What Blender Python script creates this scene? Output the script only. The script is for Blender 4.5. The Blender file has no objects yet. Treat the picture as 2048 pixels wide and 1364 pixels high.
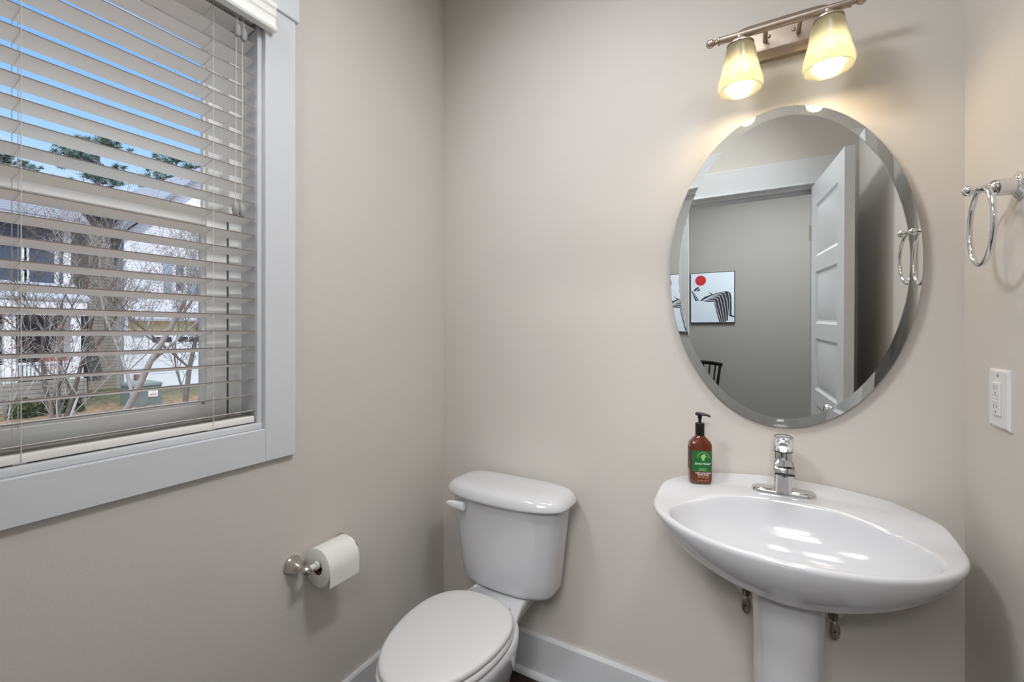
import bpy, bmesh, math, random
from mathutils import Vector, Matrix, noise as mnoise
random.seed(11)
PI = math.pi
sc = bpy.context.scene
COL = sc.collection

# ------------------------------------------------------------------ camera
CAM = Vector((1.190, -1.490, 1.295))
YAW = math.radians(29.76)
cd = bpy.data.cameras.new('camera'); cam = bpy.data.objects.new('camera', cd); COL.objects.link(cam)
cam.location = CAM; cam.rotation_euler = (PI / 2, 0, YAW)
cd.sensor_width = 36.0; cd.lens = 878.0 / 2048 * 36.0
cd.shift_x = 0.0; cd.shift_y = -19.0 / 2048
cd.clip_start = 0.02; cd.clip_end = 300
sc.camera = cam

# ------------------------------------------------------------------ view, world, lights
sc.view_settings.view_transform = 'Standard'; sc.view_settings.look = 'None'
sc.view_settings.exposure = 0.0; sc.view_settings.gamma = 1.0
sc.view_settings.use_curve_mapping = False

def lin(c):
    c = c / 255.0
    return c / 12.92 if c <= 0.04045 else ((c + 0.055) / 1.055) ** 2.4
def rgb(r, g, b): return (lin(r), lin(g), lin(b), 1.0)

w = bpy.data.worlds.new('sky'); sc.world = w; w.use_nodes = True
nt = w.node_tree; nt.nodes.clear()
out = nt.nodes.new('ShaderNodeOutputWorld'); bg = nt.nodes.new('ShaderNodeBackground')
tc = nt.nodes.new('ShaderNodeTexCoord'); sx = nt.nodes.new('ShaderNodeSeparateXYZ')
rp = nt.nodes.new('ShaderNodeValToRGB'); nz = nt.nodes.new('ShaderNodeTexNoise'); mp = nt.nodes.new('ShaderNodeMapping')
cr = nt.nodes.new('ShaderNodeValToRGB'); mx = nt.nodes.new('ShaderNodeMix'); mx.data_type = 'RGBA'
nt.links.new(tc.outputs['Generated'], sx.inputs[0]); nt.links.new(sx.outputs['Z'], rp.inputs[0])
el = rp.color_ramp.elements
el[0].position = 0.0; el[0].color = rgb(236, 241, 250)
el[1].position = 0.45; el[1].color = rgb(128, 184, 255)
e = el.new(0.75); e.color = rgb(240, 242, 245)
e = el.new(0.17); e.color = rgb(226, 236, 250)
e = el.new(0.28); e.color = rgb(176, 214, 253)
mp.inputs['Scale'].default_value = (1.3, 1.3, 7.0)
mr = nt.nodes.new('ShaderNodeMapRange')      # sky overhead, out of view, boosted to light the window
mr.inputs['From Min'].default_value = 0.5; mr.inputs['From Max'].default_value = 0.8
mr.inputs['To Min'].default_value = 1.15; mr.inputs['To Max'].default_value = 3.0
nt.links.new(sx.outputs['Z'], mr.inputs['Value']); ms = nt.nodes.new('ShaderNodeMapRange')      # unseen side of the sky boosted as added light on the window jamb
ms.inputs['From Min'].default_value = 0.1; ms.inputs['From Max'].default_value = -0.6
ms.inputs['To Min'].default_value = 1.0; ms.inputs['To Max'].default_value = 1.6
mm = nt.nodes.new('ShaderNodeMath'); mm.operation = 'MULTIPLY'
nt.links.new(sx.outputs['Y'], ms.inputs['Value']); nt.links.new(mr.outputs[0], mm.inputs[0]); nt.links.new(ms.outputs[0], mm.inputs[1])
nt.links.new(mm.outputs[0], bg.inputs[1])
nt.links.new(tc.outputs['Generated'], mp.inputs[0]); nt.links.new(mp.outputs[0], nz.inputs['Vector'])
nz.inputs['Scale'].default_value = 3.0; nz.inputs['Detail'].default_value = 6
cr.color_ramp.elements[0].position = 0.56; cr.color_ramp.elements[1].position = 0.78
nt.links.new(nz.outputs['Fac'], cr.inputs[0]); nt.links.new(cr.outputs[0], mx.inputs[0])
nt.links.new(rp.outputs[0], mx.inputs[6]); mx.inputs[7].default_value = rgb(240, 244, 250)
nt.links.new(mx.outputs[2], bg.inputs[0])
nt.links.new(bg.outputs[0], out.inputs[0])

def light(name, kind, loc, energy, color=(1, 1, 1), rot=(0, 0, 0), size=None, sizey=None, angle=None, spread=PI):
    d = bpy.data.lights.new(name, kind); d.energy = energy; d.color = color
    if kind == 'AREA':
        d.shape = 'RECTANGLE'; d.size = size; d.size_y = sizey or size; d.spread = spread
    if angle is not None: d.angle = angle
    o = bpy.data.objects.new(name, d); o.location = loc; o.rotation_euler = rot; COL.objects.link(o)
    return o
# the sun stands behind the house and lights the street side opposite
sun_dir = Vector((-0.56, 0.22, -0.80)).normalized()
light('sun', 'SUN', (5, -5, 9), 3.6, (1.0, 0.95, 0.88), sun_dir.to_track_quat('-Z', 'Y').to_euler(), angle=math.radians(0.6))
# unseen fill lamps added in the hall and bathroom, all above the frame
light('hall_fill', 'AREA', (1.25, -2.45, 2.66), 58, (1.0, 0.975, 0.95), (0, 0, 0), 1.3, 0.9)  # added general fill for the hall
light('hall_low_fill', 'AREA', (1.20, -3.30, 2.66), 12, (1.0, 0.985, 0.965), (math.radians(58), 0, math.radians(8)), 0.9, 0.25, spread=math.radians(100))  # added fill sent low through the doorway
light('ceiling_fill', 'AREA', (0.90, -0.78, 2.66), 3.6, (0.955, 0.98, 1.0), (0, 0, 0), 0.45, 0.45, spread=math.radians(170))  # added fill over the whole room
light('door_head_fill', 'AREA', (0.30, -1.36, 2.58), 8.8, (0.95, 0.975, 1.0), (math.radians(50), 0, math.radians(-48)), 0.5, 0.2, spread=math.radians(120))  # added fill aimed at the right wall
light('corner_fill', 'AREA', (1.42, -0.78, 2.64), 6.3, (0.95, 0.975, 1.0), (math.radians(40), 0, math.radians(96)), 0.4, 0.2, spread=math.radians(120))  # added fill aimed at the left wall and window
BULB_STRENGTH = 78.0

# ------------------------------------------------------------------ materials
MATS = {}
def mat(name, col, rough=0.5, metal=0.0, var=0.03, vscale=6.0, bump=0.0, bscale=60.0, coat=0.0, spec=0.5, trans=0.0, ior=1.45):
    if name in MATS: return MATS[name]
    m = bpy.data.materials.new(name); m.use_nodes = True; MATS[name] = m
    n = m.node_tree.nodes; l = m.node_tree.links
    b = n['Principled BSDF']
    b.inputs['Roughness'].default_value = rough; b.inputs['Metallic'].default_value = metal
    b.inputs['Coat Weight'].default_value = coat; b.inputs['Specular IOR Level'].default_value = spec
    b.inputs['Transmission Weight'].default_value = trans; b.inputs['IOR'].default_value = ior
    tx = n.new('ShaderNodeTexCoord'); t = n.new('ShaderNodeTexNoise')
    t.inputs['Scale'].default_value = vscale; t.inputs['Detail'].default_value = 4
    l.new(tx.outputs['Object'], t.inputs['Vector'])
    r = n.new('ShaderNodeValToRGB')
    r.color_ramp.elements[0].position = 0.3; r.color_ramp.elements[1].position = 0.7
    r.color_ramp.elements[0].color = tuple(c * (1 - var) for c in col[:3]) + (1,)
    r.color_ramp.elements[1].color = tuple(min(1, c * (1 + var)) for c in col[:3]) + (1,)
    l.new(t.outputs['Fac'], r.inputs[0]); l.new(r.outputs[0], b.inputs['Base Color'])
    if bump:
        t2 = n.new('ShaderNodeTexNoise'); t2.inputs['Scale'].default_value = bscale; t2.inputs['Detail'].default_value = 3
        l.new(tx.outputs['Object'], t2.inputs['Vector'])
        bp = n.new('ShaderNodeBump'); bp.inputs['Strength'].default_value = bump; bp.inputs['Distance'].default_value = 0.004
        l.new(t2.outputs['Fac'], bp.inputs['Height']); l.new(bp.outputs[0], b.inputs['Normal'])
    return m

def banded(name, c1, c2, scale, axis='Z', rough=0.7, distort=0.3, sharp=(0.1, 0.25)):
    """lap siding, shingles, boards: dark line at every course"""
    m = bpy.data.materials.new(name); m.use_nodes = True; MATS[name] = m
    n = m.node_tree.nodes; l = m.node_tree.links; b = n['Principled BSDF']; b.inputs['Roughness'].default_value = rough
    tx = n.new('ShaderNodeTexCoord'); wv = n.new('ShaderNodeTexWave'); wv.wave_type = 'BANDS'; wv.wave_profile = 'SAW'
    wv.bands_direction = axis; wv.inputs['Scale'].default_value = scale; wv.inputs['Distortion'].default_value = distort
    wv.inputs['Detail Scale'].default_value = 2.0
    l.new(tx.outputs['Object'], wv.inputs['Vector'])
    r = n.new('ShaderNodeValToRGB'); r.color_ramp.elements[0].position = sharp[0]; r.color_ramp.elements[1].position = sharp[1]
    r.color_ramp.elements[0].color = c2; r.color_ramp.elements[1].color = c1
    l.new(wv.outputs['Fac'], r.inputs[0]); l.new(r.outputs[0], b.inputs['Base Color'])
    return m

def emis(name, col, strength):
    m = bpy.data.materials.new(name); m.use_nodes = True; MATS[name] = m
    n = m.node_tree.nodes; l = m.node_tree.links; n.remove(n['Principled BSDF'])
    e = n.new('ShaderNodeEmission'); e.inputs[0].default_value = col; e.inputs[1].default_value = strength
    l.new(e.outputs[0], n['Material Output'].inputs[0]); return m

M_WALL = mat('greige_wall_paint', rgb(208, 203, 197), 0.75, var=0.012, vscale=3, bump=0.08, bscale=220, spec=0.3)
M_HALL = mat('dimmed_hall_wall', rgb(146, 147, 148), 0.8, var=0.012, vscale=3)  # wall colour darkened to stand for the dimmer hall light
M_CEIL = mat('white_ceiling_paint', rgb(232, 230, 226), 0.9, var=0.01)
M_TRIM = mat('white_trim_paint', rgb(212, 214, 218), 0.35, var=0.01, vscale=4)
M_VINYL = mat('white_window_vinyl', rgb(243, 242, 239), 0.35, var=0.01)
M_SLATEDGE = mat('shaded_slat_edge', rgb(128, 118, 112), 0.6)
M_SLAT = mat('white_blind_slat', rgb(242, 240, 236), 0.45, var=0.012, vscale=12)
M_CORD = mat('white_cord', rgb(214, 212, 208), 0.8)
M_TASSEL = mat('grey_white_tassel', rgb(158, 158, 158), 0.5)
M_PORC = mat('white_porcelain', rgb(204, 205, 209), 0.12, var=0.006, coat=0.4)
M_SEAT = mat('white_seat_plastic', rgb(206, 206, 207), 0.22, var=0.006)
M_LEVER = mat('white_lever_plastic', rgb(225, 225, 226), 0.25)
M_CHROME = mat('polished_chrome', (0.80, 0.80, 0.80, 1), 0.06, 1.0, var=0.01)
M_NICKEL = mat('brushed_nickel', (0.60, 0.565, 0.53, 1), 0.24, 1.0, var=0.03, vscale=25)
M_LNICKEL = mat('warm_satin_nickel', (0.48, 0.40, 0.335, 1), 0.40, 1.0, var=0.04, vscale=30)
M_DKMETAL = mat('dull_dark_metal', (0.20, 0.17, 0.15, 1), 0.35, 1.0, var=0.15, vscale=60)
M_VALVE = mat('aged_valve_metal', (0.38, 0.34, 0.31, 1), 0.35, 1.0, var=0.2, vscale=90)
M_PAPER = mat('white_tissue_paper', rgb(226, 225, 221), 0.95, var=0.012, vscale=30, bump=0.2, bscale=180, spec=0.1)
M_CARD = mat('brown_cardboard', rgb(120, 92, 70), 0.9)
M_ROLLER = mat('white_spring_roller', rgb(214, 214, 210), 0.4)
M_PLATE = mat('white_plate_plastic', rgb(226, 226, 227), 0.3)
M_SLOT = mat('grey_slot', rgb(130, 128, 126), 0.6)
M_BLACK = mat('black_plastic', rgb(26, 22, 20), 0.22)
M_BLKWOOD = mat('black_painted_wood', rgb(22, 20, 20), 0.35)
M_GREEN = mat('green_label_paper', rgb(24, 104, 50), 0.45)
M_GREEN2 = mat('teal_label_panel', rgb(22, 82, 66), 0.45)
M_DKLAB = mat('dark_label_strip', rgb(16, 26, 26), 0.4)
M_LGREEN = mat('pale_green_print', rgb(160, 205, 120), 0.5)
M_CREAM = mat('cream_print', rgb(222, 214, 170), 0.5)
M_WHITE = mat('white_print', rgb(240, 240, 236), 0.5)
M_PEACH = mat('orange_print', rgb(226, 150, 110), 0.5)
M_SEAM = mat('black_seam', rgb(14, 14, 14), 0.5)
M_SASHGAP = mat('dark_weather_strip', rgb(84, 112, 134), 0.6)

def wood_floor():
    m = bpy.data.materials.new('dark_hardwood'); m.use_nodes = True
    n = m.node_tree.nodes; l = m.node_tree.links; b = n['Principled BSDF']; b.inputs['Roughness'].default_value = 0.35
    tx = n.new('ShaderNodeTexCoord'); mp = n.new('ShaderNodeMapping'); mp.inputs['Scale'].default_value = (9, 1.2, 1)
    t = n.new('ShaderNodeTexNoise'); t.inputs['Scale'].default_value = 6; t.inputs['Detail'].default_value = 8
    br = n.new('ShaderNodeTexBrick'); br.inputs['Scale'].default_value = 1.0
    br.inputs['Brick Width'].default_value = 1.1; br.inputs['Row Height'].default_value = 0.1; br.inputs['Mortar Size'].default_value = 0.002
    br.inputs['Color1'].default_value = rgb(50, 34, 30); br.inputs['Color2'].default_value = rgb(38, 26, 24); br.inputs['Mortar'].default_value = rgb(12, 9, 8)
    l.new(tx.outputs['Object'], br.inputs['Vector'])
    r = n.new('ShaderNodeValToRGB'); r.color_ramp.elements[0].color = rgb(150, 150, 150); r.color_ramp.elements[1].color = rgb(255, 250, 245)
    l.new(tx.outputs['Object'], mp.inputs[0]); l.new(mp.outputs[0], t.inputs['Vector']); l.new(t.outputs['Fac'], r.inputs[0])
    x = n.new('ShaderNodeMix'); x.data_type = 'RGBA'; x.blend_type = 'MULTIPLY'; x.inputs[0].default_value = 1
    l.new(br.outputs['Color'], x.inputs[6]); l.new(r.outputs[0], x.inputs[7]); l.new(x.outputs[2], b.inputs['Base Color'])
    return m
M_FLOOR = wood_floor()

def glass_pane(name, tint=(0.93, 0.96, 0.98, 1)):
    m = bpy.data.materials.new(name); m.use_nodes = True; n = m.node_tree.nodes; l = m.node_tree.links
    n.remove(n['Principled BSDF'])
    tr = n.new('ShaderNodeBsdfTransparent'); tr.inputs[0].default_value = tint
    g = n.new('ShaderNodeBsdfGlossy'); g.inputs['Roughness'].default_value = 0.02
    f = n.new('ShaderNodeFresnel'); f.inputs[0].default_value = 1.45
    mu = n.new('ShaderNodeMath'); mu.operation = 'MULTIPLY'; mu.inputs[1].default_value = 0.0
    x = n.new('ShaderNodeMixShader')
    l.new(f.outputs[0], mu.inputs[0]); l.new(mu.outputs[0], x.inputs[0]); l.new(tr.outputs[0], x.inputs[1]); l.new(g.outputs[0], x.inputs[2])
    l.new(x.outputs[0], n['Material Output'].inputs[0]); return m
M_GLASS = glass_pane('clear_window_glass')

def screen_mat():
    m = bpy.data.materials.new('insect_screen_mesh'); m.use_nodes = True; n = m.node_tree.nodes; l = m.node_tree.links
    n.remove(n['Principled BSDF'])
    tr = n.new('ShaderNodeBsdfTransparent'); d = n.new('ShaderNodeBsdfDiffuse'); d.inputs[0].default_value = rgb(105, 108, 112)
    x = n.new('ShaderNodeMixShader'); x.inputs[0].default_value = 0.14
    l.new(tr.outputs[0], x.inputs[1]); l.new(d.outputs[0], x.inputs[2]); l.new(x.outputs[0], n['Material Output'].inputs[0]); return m
M_SCREEN = screen_mat()

def real_glass(name, col=(0.97, 0.985, 0.98, 1), rough=0.0, ior=1.5):
    m = bpy.data.materials.new(name); m.use_nodes = True; n = m.node_tree.nodes; l = m.node_tree.links
    n.remove(n['Principled BSDF']); g = n.new('ShaderNodeBsdfGlass')
    g.inputs['Color'].default_value = col; g.inputs['Roughness'].default_value = rough; g.inputs['IOR'].default_value = ior
    l.new(g.outputs[0], n['Material Output'].inputs[0]); return m
M_MGLASS = real_glass('mirror_glass', (0.99, 0.995, 0.99, 1))
M_SILVER = mat('mirror_silver', (0.90, 0.90, 0.89, 1), 0.0, 1.0, var=0.0)
M_AMBER = mat('amber_bottle_plastic', rgb(96, 42, 22), 0.12, var=0.05, vscale=20, coat=0.5)

def shade_mat():
    m = bpy.data.materials.new('cream_frosted_glass'); m.use_nodes = True; n = m.node_tree.nodes; l = m.node_tree.links
    n.remove(n['Principled BSDF'])
    d = n.new('ShaderNodeBsdfDiffuse'); d.inputs[0].default_value = (0.05, 0.047, 0.035, 1)
    t = n.new('ShaderNodeBsdfTranslucent'); t.inputs[0].default_value = (0.62, 0.63, 0.56, 1)
    x = n.new('ShaderNodeMixShader'); x.inputs[0].default_value = 0.60
    g = n.new('ShaderNodeBsdfGlossy'); g.inputs['Roughness'].default_value = 0.25
    f = n.new('ShaderNodeFresnel'); x2 = n.new('ShaderNodeMixShader')
    l.new(d.outputs[0], x.inputs[1]); l.new(t.outputs[0], x.inputs[2])
    l.new(f.outputs[0], x2.inputs[0]); l.new(x.outputs[0], x2.inputs[1]); l.new(g.outputs[0], x2.inputs[2])
    l.new(x2.outputs[0], n['Material Output'].inputs[0]); return m
M_SHADE = shade_mat()
M_BULB = emis('glowing_bulb', (1.0, 0.78, 0.50, 1), BULB_STRENGTH)

# ------------------------------------------------------------------ mesh helpers
def BM(): return bmesh.new()
def box(bm, lo, hi, bev=0.0, seg=2, rot=None):
    r = bmesh.ops.create_cube(bm, size=1.0)
    vs = r['verts']
    for v in vs:
        v.co = Vector(((lo[i] + hi[i]) / 2 + v.co[i] * (hi[i] - lo[i]) for i in range(3)))
    if bev > 0:
        es = list({e for v in vs for e in v.link_edges})
        r2 = bmesh.ops.bevel(bm, geom=es, offset=bev, segments=seg, affect='EDGES', profile=0.5)
        vs = list({v for f in r2['faces'] for v in f.verts} | {v for v in vs if v.is_valid})
    if rot:
        bmesh.ops.transform(bm, matrix=rot, verts=vs)
    return vs
def loft(bm, rings, cap0=True, cap1=True, closed=True):
    R = [[bm.verts.new(p) for p in r] for r in rings]
    n = len(R[0])
    for a, b in zip(R, R[1:]):
        for i in range(n if closed else n - 1):
            j = (i + 1) % n
            bm.faces.new((a[i], a[j], b[j], b[i]))
    if cap0: bm.faces.new(R[0][::-1])
    if cap1: bm.faces.new(R[-1])
    return R
def frame_of(d):
    d = d.normalized(); a = Vector((0, 0, 1)) if abs(d.z) < 0.9 else Vector((1, 0, 0))
    u = d.cross(a).normalized(); return u, d.cross(u).normalized()
def tube(bm, pts, r, n=10, caps=True, closed=False):
    pts = [Vector(p) for p in pts]; rings = []
    m = len(pts)
    rr = r if isinstance(r, (list, tuple)) else [r] * m
    u = None
    for i, p in enumerate(pts):
        if closed: d = pts[(i + 1) % m] - pts[i - 1]
        else: d = pts[min(i + 1, m - 1)] - pts[max(i - 1, 0)]
        d.normalize()
        if u is None: u, v = frame_of(d)
        else:
            u = (u - d * u.dot(d)).normalized(); v = d.cross(u)
        rings.append([p + (u * math.cos(2 * PI * k / n) + v * math.sin(2 * PI * k / n)) * rr[i] for k in range(n)])
    if closed:
        rings.append(rings[0]); loft(bm, rings, False, False)
    else: loft(bm, rings, caps, caps)
def lathe(bm, prof, org, axis=(0, 0, 1), n=40):
    """prof: list of (radius, height along axis)"""
    ax = Vector(axis).normalized(); u, v = frame_of(ax); org = Vector(org)
    rings = [[org + ax * h + (u * math.cos(2 * PI * k / n) + v * math.sin(2 * PI * k / n)) * max(r, 1e-5) for k in range(n)] for r, h in prof]
    loft(bm, rings)
def ball(bm, c, r, sc=(1, 1, 1), u=20, v=12):
    r_ = bmesh.ops.create_uvsphere(bm, u_segments=u, v_segments=v, radius=1.0)
    for q in r_['verts']: q.co = Vector((c[i] + q.co[i] * r * sc[i] for i in range(3)))
def prism(bm, pts, vec):
    a = [bm.verts.new(p) for p in pts]; b = [bm.verts.new(Vector(p) + Vector(vec)) for p in pts]
    n = len(a)
    bm.faces.new(a[::-1]); bm.faces.new(b)
    for i in range(n):
        j = (i + 1) % n; bm.faces.new((a[i], a[j], b[j], b[i]))
def wpos(o):
    p = Vector((0, 0, 0))
    while o: p += o.location; o = o.parent
    return p
def obj(name, bm, m, parent=None, sharp=35, loc=None, label=None, weld=True, local=False):
    """one mesh object; geometry is given in world metres (or already local)"""
    if weld: bmesh.ops.remove_doubles(bm, verts=bm.verts, dist=1e-5)
    bmesh.ops.recalc_face_normals(bm, faces=bm.faces)
    bm.normal_update()
    for f in bm.faces: f.smooth = True
    cs = math.radians(sharp)
    for e in bm.edges:
        if len(e.link_faces) == 2 and e.calc_face_angle(0) > cs: e.smooth = False
    me = bpy.data.meshes.new(name)
    o = bpy.data.objects.new(name, me); COL.objects.link(o)
    if parent: o.parent = parent
    if loc: o.location = loc
    if not local:
        bmesh.ops.translate(bm, verts=bm.verts, vec=-wpos(o))
    bm.to_mesh(me); bm.free()
    me.materials.append(m)
    if label: o['label'] = label
    return o
def thing(name, label, cat, loc, rotz=0, group=None):
    o = bpy.data.objects.new(name, None); COL.objects.link(o); o.location = loc; o.rotation_euler = (0, 0, rotz)
    o.empty_display_size = 0.05; o['label'] = label; o['category'] = cat
    if group: o['group'] = group
    return o
def tag(o, label, cat, group=None, kind=None):
    o['label'] = label; o['category'] = cat
    if group: o['group'] = group
    if kind: o['kind'] = kind
    return o
def struct(o):
    o['kind'] = 'structure'; return o
def sroot(name, loc=(0, 0, 0)):
    o = bpy.data.objects.new(name, None); COL.objects.link(o); o.location = loc; o['kind'] = 'structure'; return o
def text_bm(bm, s, size, M, shear=0.0, ext=0.0002, spacing=1.0):
    cu = bpy.data.curves.new('t', 'FONT'); cu.body = s; cu.size = size; cu.align_x = 'CENTER'; cu.align_y = 'CENTER'
    cu.shear = shear; cu.extrude = ext; cu.space_character = spacing
    o = bpy.data.objects.new('t', cu); COL.objects.link(o)
    bpy.context.view_layer.update()
    me = bpy.data.meshes.new_from_object(o.evaluated_get(bpy.context.evaluated_depsgraph_get()))
    me.transform(M); bm.from_mesh(me)
    bpy.data.objects.remove(o); bpy.data.curves.remove(cu); bpy.data.meshes.remove(me)
def sgn(x): return -1.0 if x < 0 else 1.0

# ================================================================== ROOM SHELL
W, D, H = 1.621, 1.45, 2.735           # right wall, front (door) wall, ceiling
T = 0.15
WY0, WY1, WZ0, WZ1 = -1.357, -0.787, 1.03, 2.19   # window opening in the left wall
HB = -3.58                               # far hall wall

bm = BM()
box(bm, (-T, -D - 0.12, -0.1), (0, WY0, H)); box(bm, (-T, WY1, -0.1), (0, 0.12, H))
box(bm, (-T, WY0, -0.1), (0, WY1, WZ0)); box(bm, (-T, WY0, WZ1), (0, WY1, H))
struct(obj('wall_left', bm, M_WALL, weld=False))
bm = BM(); box(bm, (-T, 0, -0.1), (W + T, 0.12, H)); struct(obj('wall_back', bm, M_WALL))
bm = BM(); box(bm, (W, -D, -0.1), (W + T, 0, H)); struct(obj('wall_right', bm, M_WALL))
DX0, DX1, DZ = 0.757, 1.425, 2.035       # doorway
bm = BM(); box(bm, (0, -D - 0.12, -0.1), (DX0, -D, H)); box(bm, (DX1, -D - 0.12, -0.1), (W + T, -D, H)); box(bm, (DX0, -D - 0.12, DZ), (DX1, -D, H))
struct(obj('wall_front', bm, M_WALL, weld=False))
bm = BM(); box(bm, (-2.0, HB - 0.1, -0.1), (3.2, 0.12, 0.0)); struct(obj('floor', bm, M_FLOOR))
bm = BM(); box(bm, (-T, -D - 0.12, H), (W + T, 0.12, H + 0.1)); struct(obj('ceiling', bm, M_CEIL))
# hall seen in the mirror
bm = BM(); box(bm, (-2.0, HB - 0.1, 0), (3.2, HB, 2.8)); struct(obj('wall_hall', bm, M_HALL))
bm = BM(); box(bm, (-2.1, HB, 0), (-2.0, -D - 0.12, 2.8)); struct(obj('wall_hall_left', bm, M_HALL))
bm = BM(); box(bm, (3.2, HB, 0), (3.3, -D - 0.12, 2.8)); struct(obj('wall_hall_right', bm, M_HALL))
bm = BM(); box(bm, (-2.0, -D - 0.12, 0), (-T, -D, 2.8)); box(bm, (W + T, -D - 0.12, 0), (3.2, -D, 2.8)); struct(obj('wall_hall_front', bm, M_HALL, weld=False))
bm = BM(); box(bm, (-2.1, HB - 0.1, 2.70), (3.3, -D - 0.121, 2.8)); struct(obj('ceiling_hall', bm, M_CEIL))

# baseboards: board plus quarter-round shoe
def baseboard(name, a, b, nrm):
    a = Vector(a); b = Vector(b); n = Vector(nrm)
    prof = [(0, 0), (0.014, 0), (0.014, 0.148), (0.010, 0.155), (0, 0.155)]
    bm = BM(); loft(bm, [[p + n * d + Vector((0, 0, z)) for d, z in prof] for p in (a, b)])
    o = struct(obj(name, bm, M_TRIM, sharp=20))
    bm = BM(); q = [(0.0145, 0.0)] + [(0.0145 + 0.017 * math.cos(t * PI / 12), 0.019 * math.sin(t * PI / 12)) for t in range(7)]
    loft(bm, [[p + n * d + Vector((0, 0, z)) for d, z in q] for p in (a, b)])
    obj('shoe_molding', bm, M_TRIM, o, sharp=40)
baseboard('baseboard_back', (0.0, 0, 0), (W, 0, 0), (0, -1, 0))
baseboard('baseboard_left', (0, -D, 0), (0, -0.0145, 0), (1, 0, 0))
baseboard('baseboard_right', (W, -D, 0), (W, -0.0145, 0), (-1, 0, 0))

# ------------------------------------------------------------------ window
win = sroot('window_1', (0, (WY0 + WY1) / 2, WZ0))
JX = -0.078
bm = BM()       # liner of the reveal
box(bm, (JX, WY1 - 0.012, WZ0), (0.0, WY1, WZ1)); box(bm, (JX, WY0, WZ0), (0.0, WY0 + 0.012, WZ1)); box(bm, (JX, WY0, WZ1 - 0.012), (0.0, WY1, WZ1))
obj('jamb_liner', bm, M_TRIM, win, weld=False)
bm = BM(); box(bm, (JX, WY0, WZ0 - 0.0), (0.004, WY1, WZ0 + 0.016), 0.003); obj('sill', bm, M_TRIM, win)
CW = 0.089
bm = BM()       # flat casing: sides and apron
box(bm, (0.0, WY1, WZ0 - CW), (0.017, WY1 + CW, WZ1), 0.0015, 1); box(bm, (0.0, WY0 - CW, WZ0 - CW), (0.017, WY0, WZ1), 0.0015, 1)
box(bm, (0.0, WY0, WZ0 - CW), (0.017, WY1, WZ0), 0.0015, 1)
obj('casing', bm, M_TRIM, win, weld=False)
bm = BM(); box(bm, (0.0, WY0 - CW - 0.008, WZ1 - 0.002), (0.024, WY1 + CW + 0.008, WZ1 + 0.14), 0.002, 1); obj('head_casing', bm, M_TRIM, win)
# vinyl frame, sashes, panes
FW = 0.042
bm = BM()
x0, x1 = -T, JX
box(bm, (x0, WY1 - 0.012 - FW + 0.01, WZ0), (x1, WY1, WZ1)); box(bm, (x0, WY0, WZ0), (x1, WY0 + FW, WZ1))
box(bm, (x0, WY0, WZ0), (x1, WY1, WZ0 + 0.03)); box(bm, (x0, WY0, WZ1 - 0.03), (x1, WY1, WZ1))
for yy in (WY1 - 0.012 - FW + 0.004, WY0 + FW): box(bm, (-0.122, yy, WZ0 + 0.03), (-0.112, yy + 0.006, WZ1 - 0.03))
obj('window_frame', bm, M_VINYL, win, weld=False)
def sash(x, z0, z1, y0, y1, st, rb, rt, name):
    bm = BM(); t = 0.028
    def bar(a, b): box(bm, a, b, 0.003, 2)
    bar((x - t, y1 - st, z0), (x, y1, z1)); bar((x - t, y0, z0), (x, y0 + st, z1))
    bar((x - t, y0 + st - 0.004, z0), (x, y1 - st + 0.004, z0 + rb)); bar((x - t, y0 + st - 0.004, z1 - rt), (x, y1 - st + 0.004, z1))
    # stepped glazing bead
    g = 0.008
    box(bm, (x - t + 0.004, y1 - st - g, z0 + rb), (x - 0.010, y1 - st + 0.002, z1 - rt)); box(bm, (x - t + 0.004, y0 + st - 0.002, z0 + rb), (x - 0.010, y0 + st + g, z1 - rt))
    box(bm, (x - t + 0.004, y0 + st, z0 + rb - 0.002), (x - 0.010, y1 - st, z0 + rb + g)); box(bm, (x - t + 0.004, y0 + st, z1 - rt - g), (x - 0.010, y1 - st, z1 - rt + 0.002))
    s = obj(name, bm, M_VINYL, win, weld=False)
    bm = BM(); box(bm, (x - 0.018, y0 + st, z0 + rb), (x - 0.0135, y1 - st, z1 - rt)); obj('pane', bm, M_GLASS, s)
SY0, SY1 = WY0 + FW, WY1 - 0.012 - FW + 0.010
ZM = 1.595
sash(-0.117, ZM - 0.02, WZ1 - 0.03, SY0, SY1, 0.034, 0.042, 0.04, 'upper_sash')
sash(-0.083, WZ0 + 0.03, ZM + 0.022, SY0, SY1 - 0.0025, 0.052, 0.045, 0.042, 'lower_sash')
bm = BM(); box(bm, (-0.089, SY1 - 0.002, WZ0 + 0.035), (-0.0825, SY1 + 0.0025, ZM + 0.02)); obj('weather_strip', bm, M_SASHGAP, win, label='dark strip beside the lower sash')
bm = BM(); box(bm, (-0.147, SY0, WZ0 + 0.03), (-0.1465, SY1, ZM)); obj('insect_screen', bm, M_SCREEN, win)

# ------------------------------------------------------------------ blind
bl = thing('window_blind', 'white two inch horizontal slat blind hung inside the window, slats tilted open', 'blind', (0, (WY0 + WY1) / 2, WZ0))
BY0, BY1 = WY0 + 0.018, WY1 - 0.016
bm = BM(); box(bm, (-0.060, BY0, WZ1 - 0.062), (-0.002, BY1, WZ1 - 0.013), 0.003); obj('headrail', bm, M_SLAT, bl)
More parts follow.
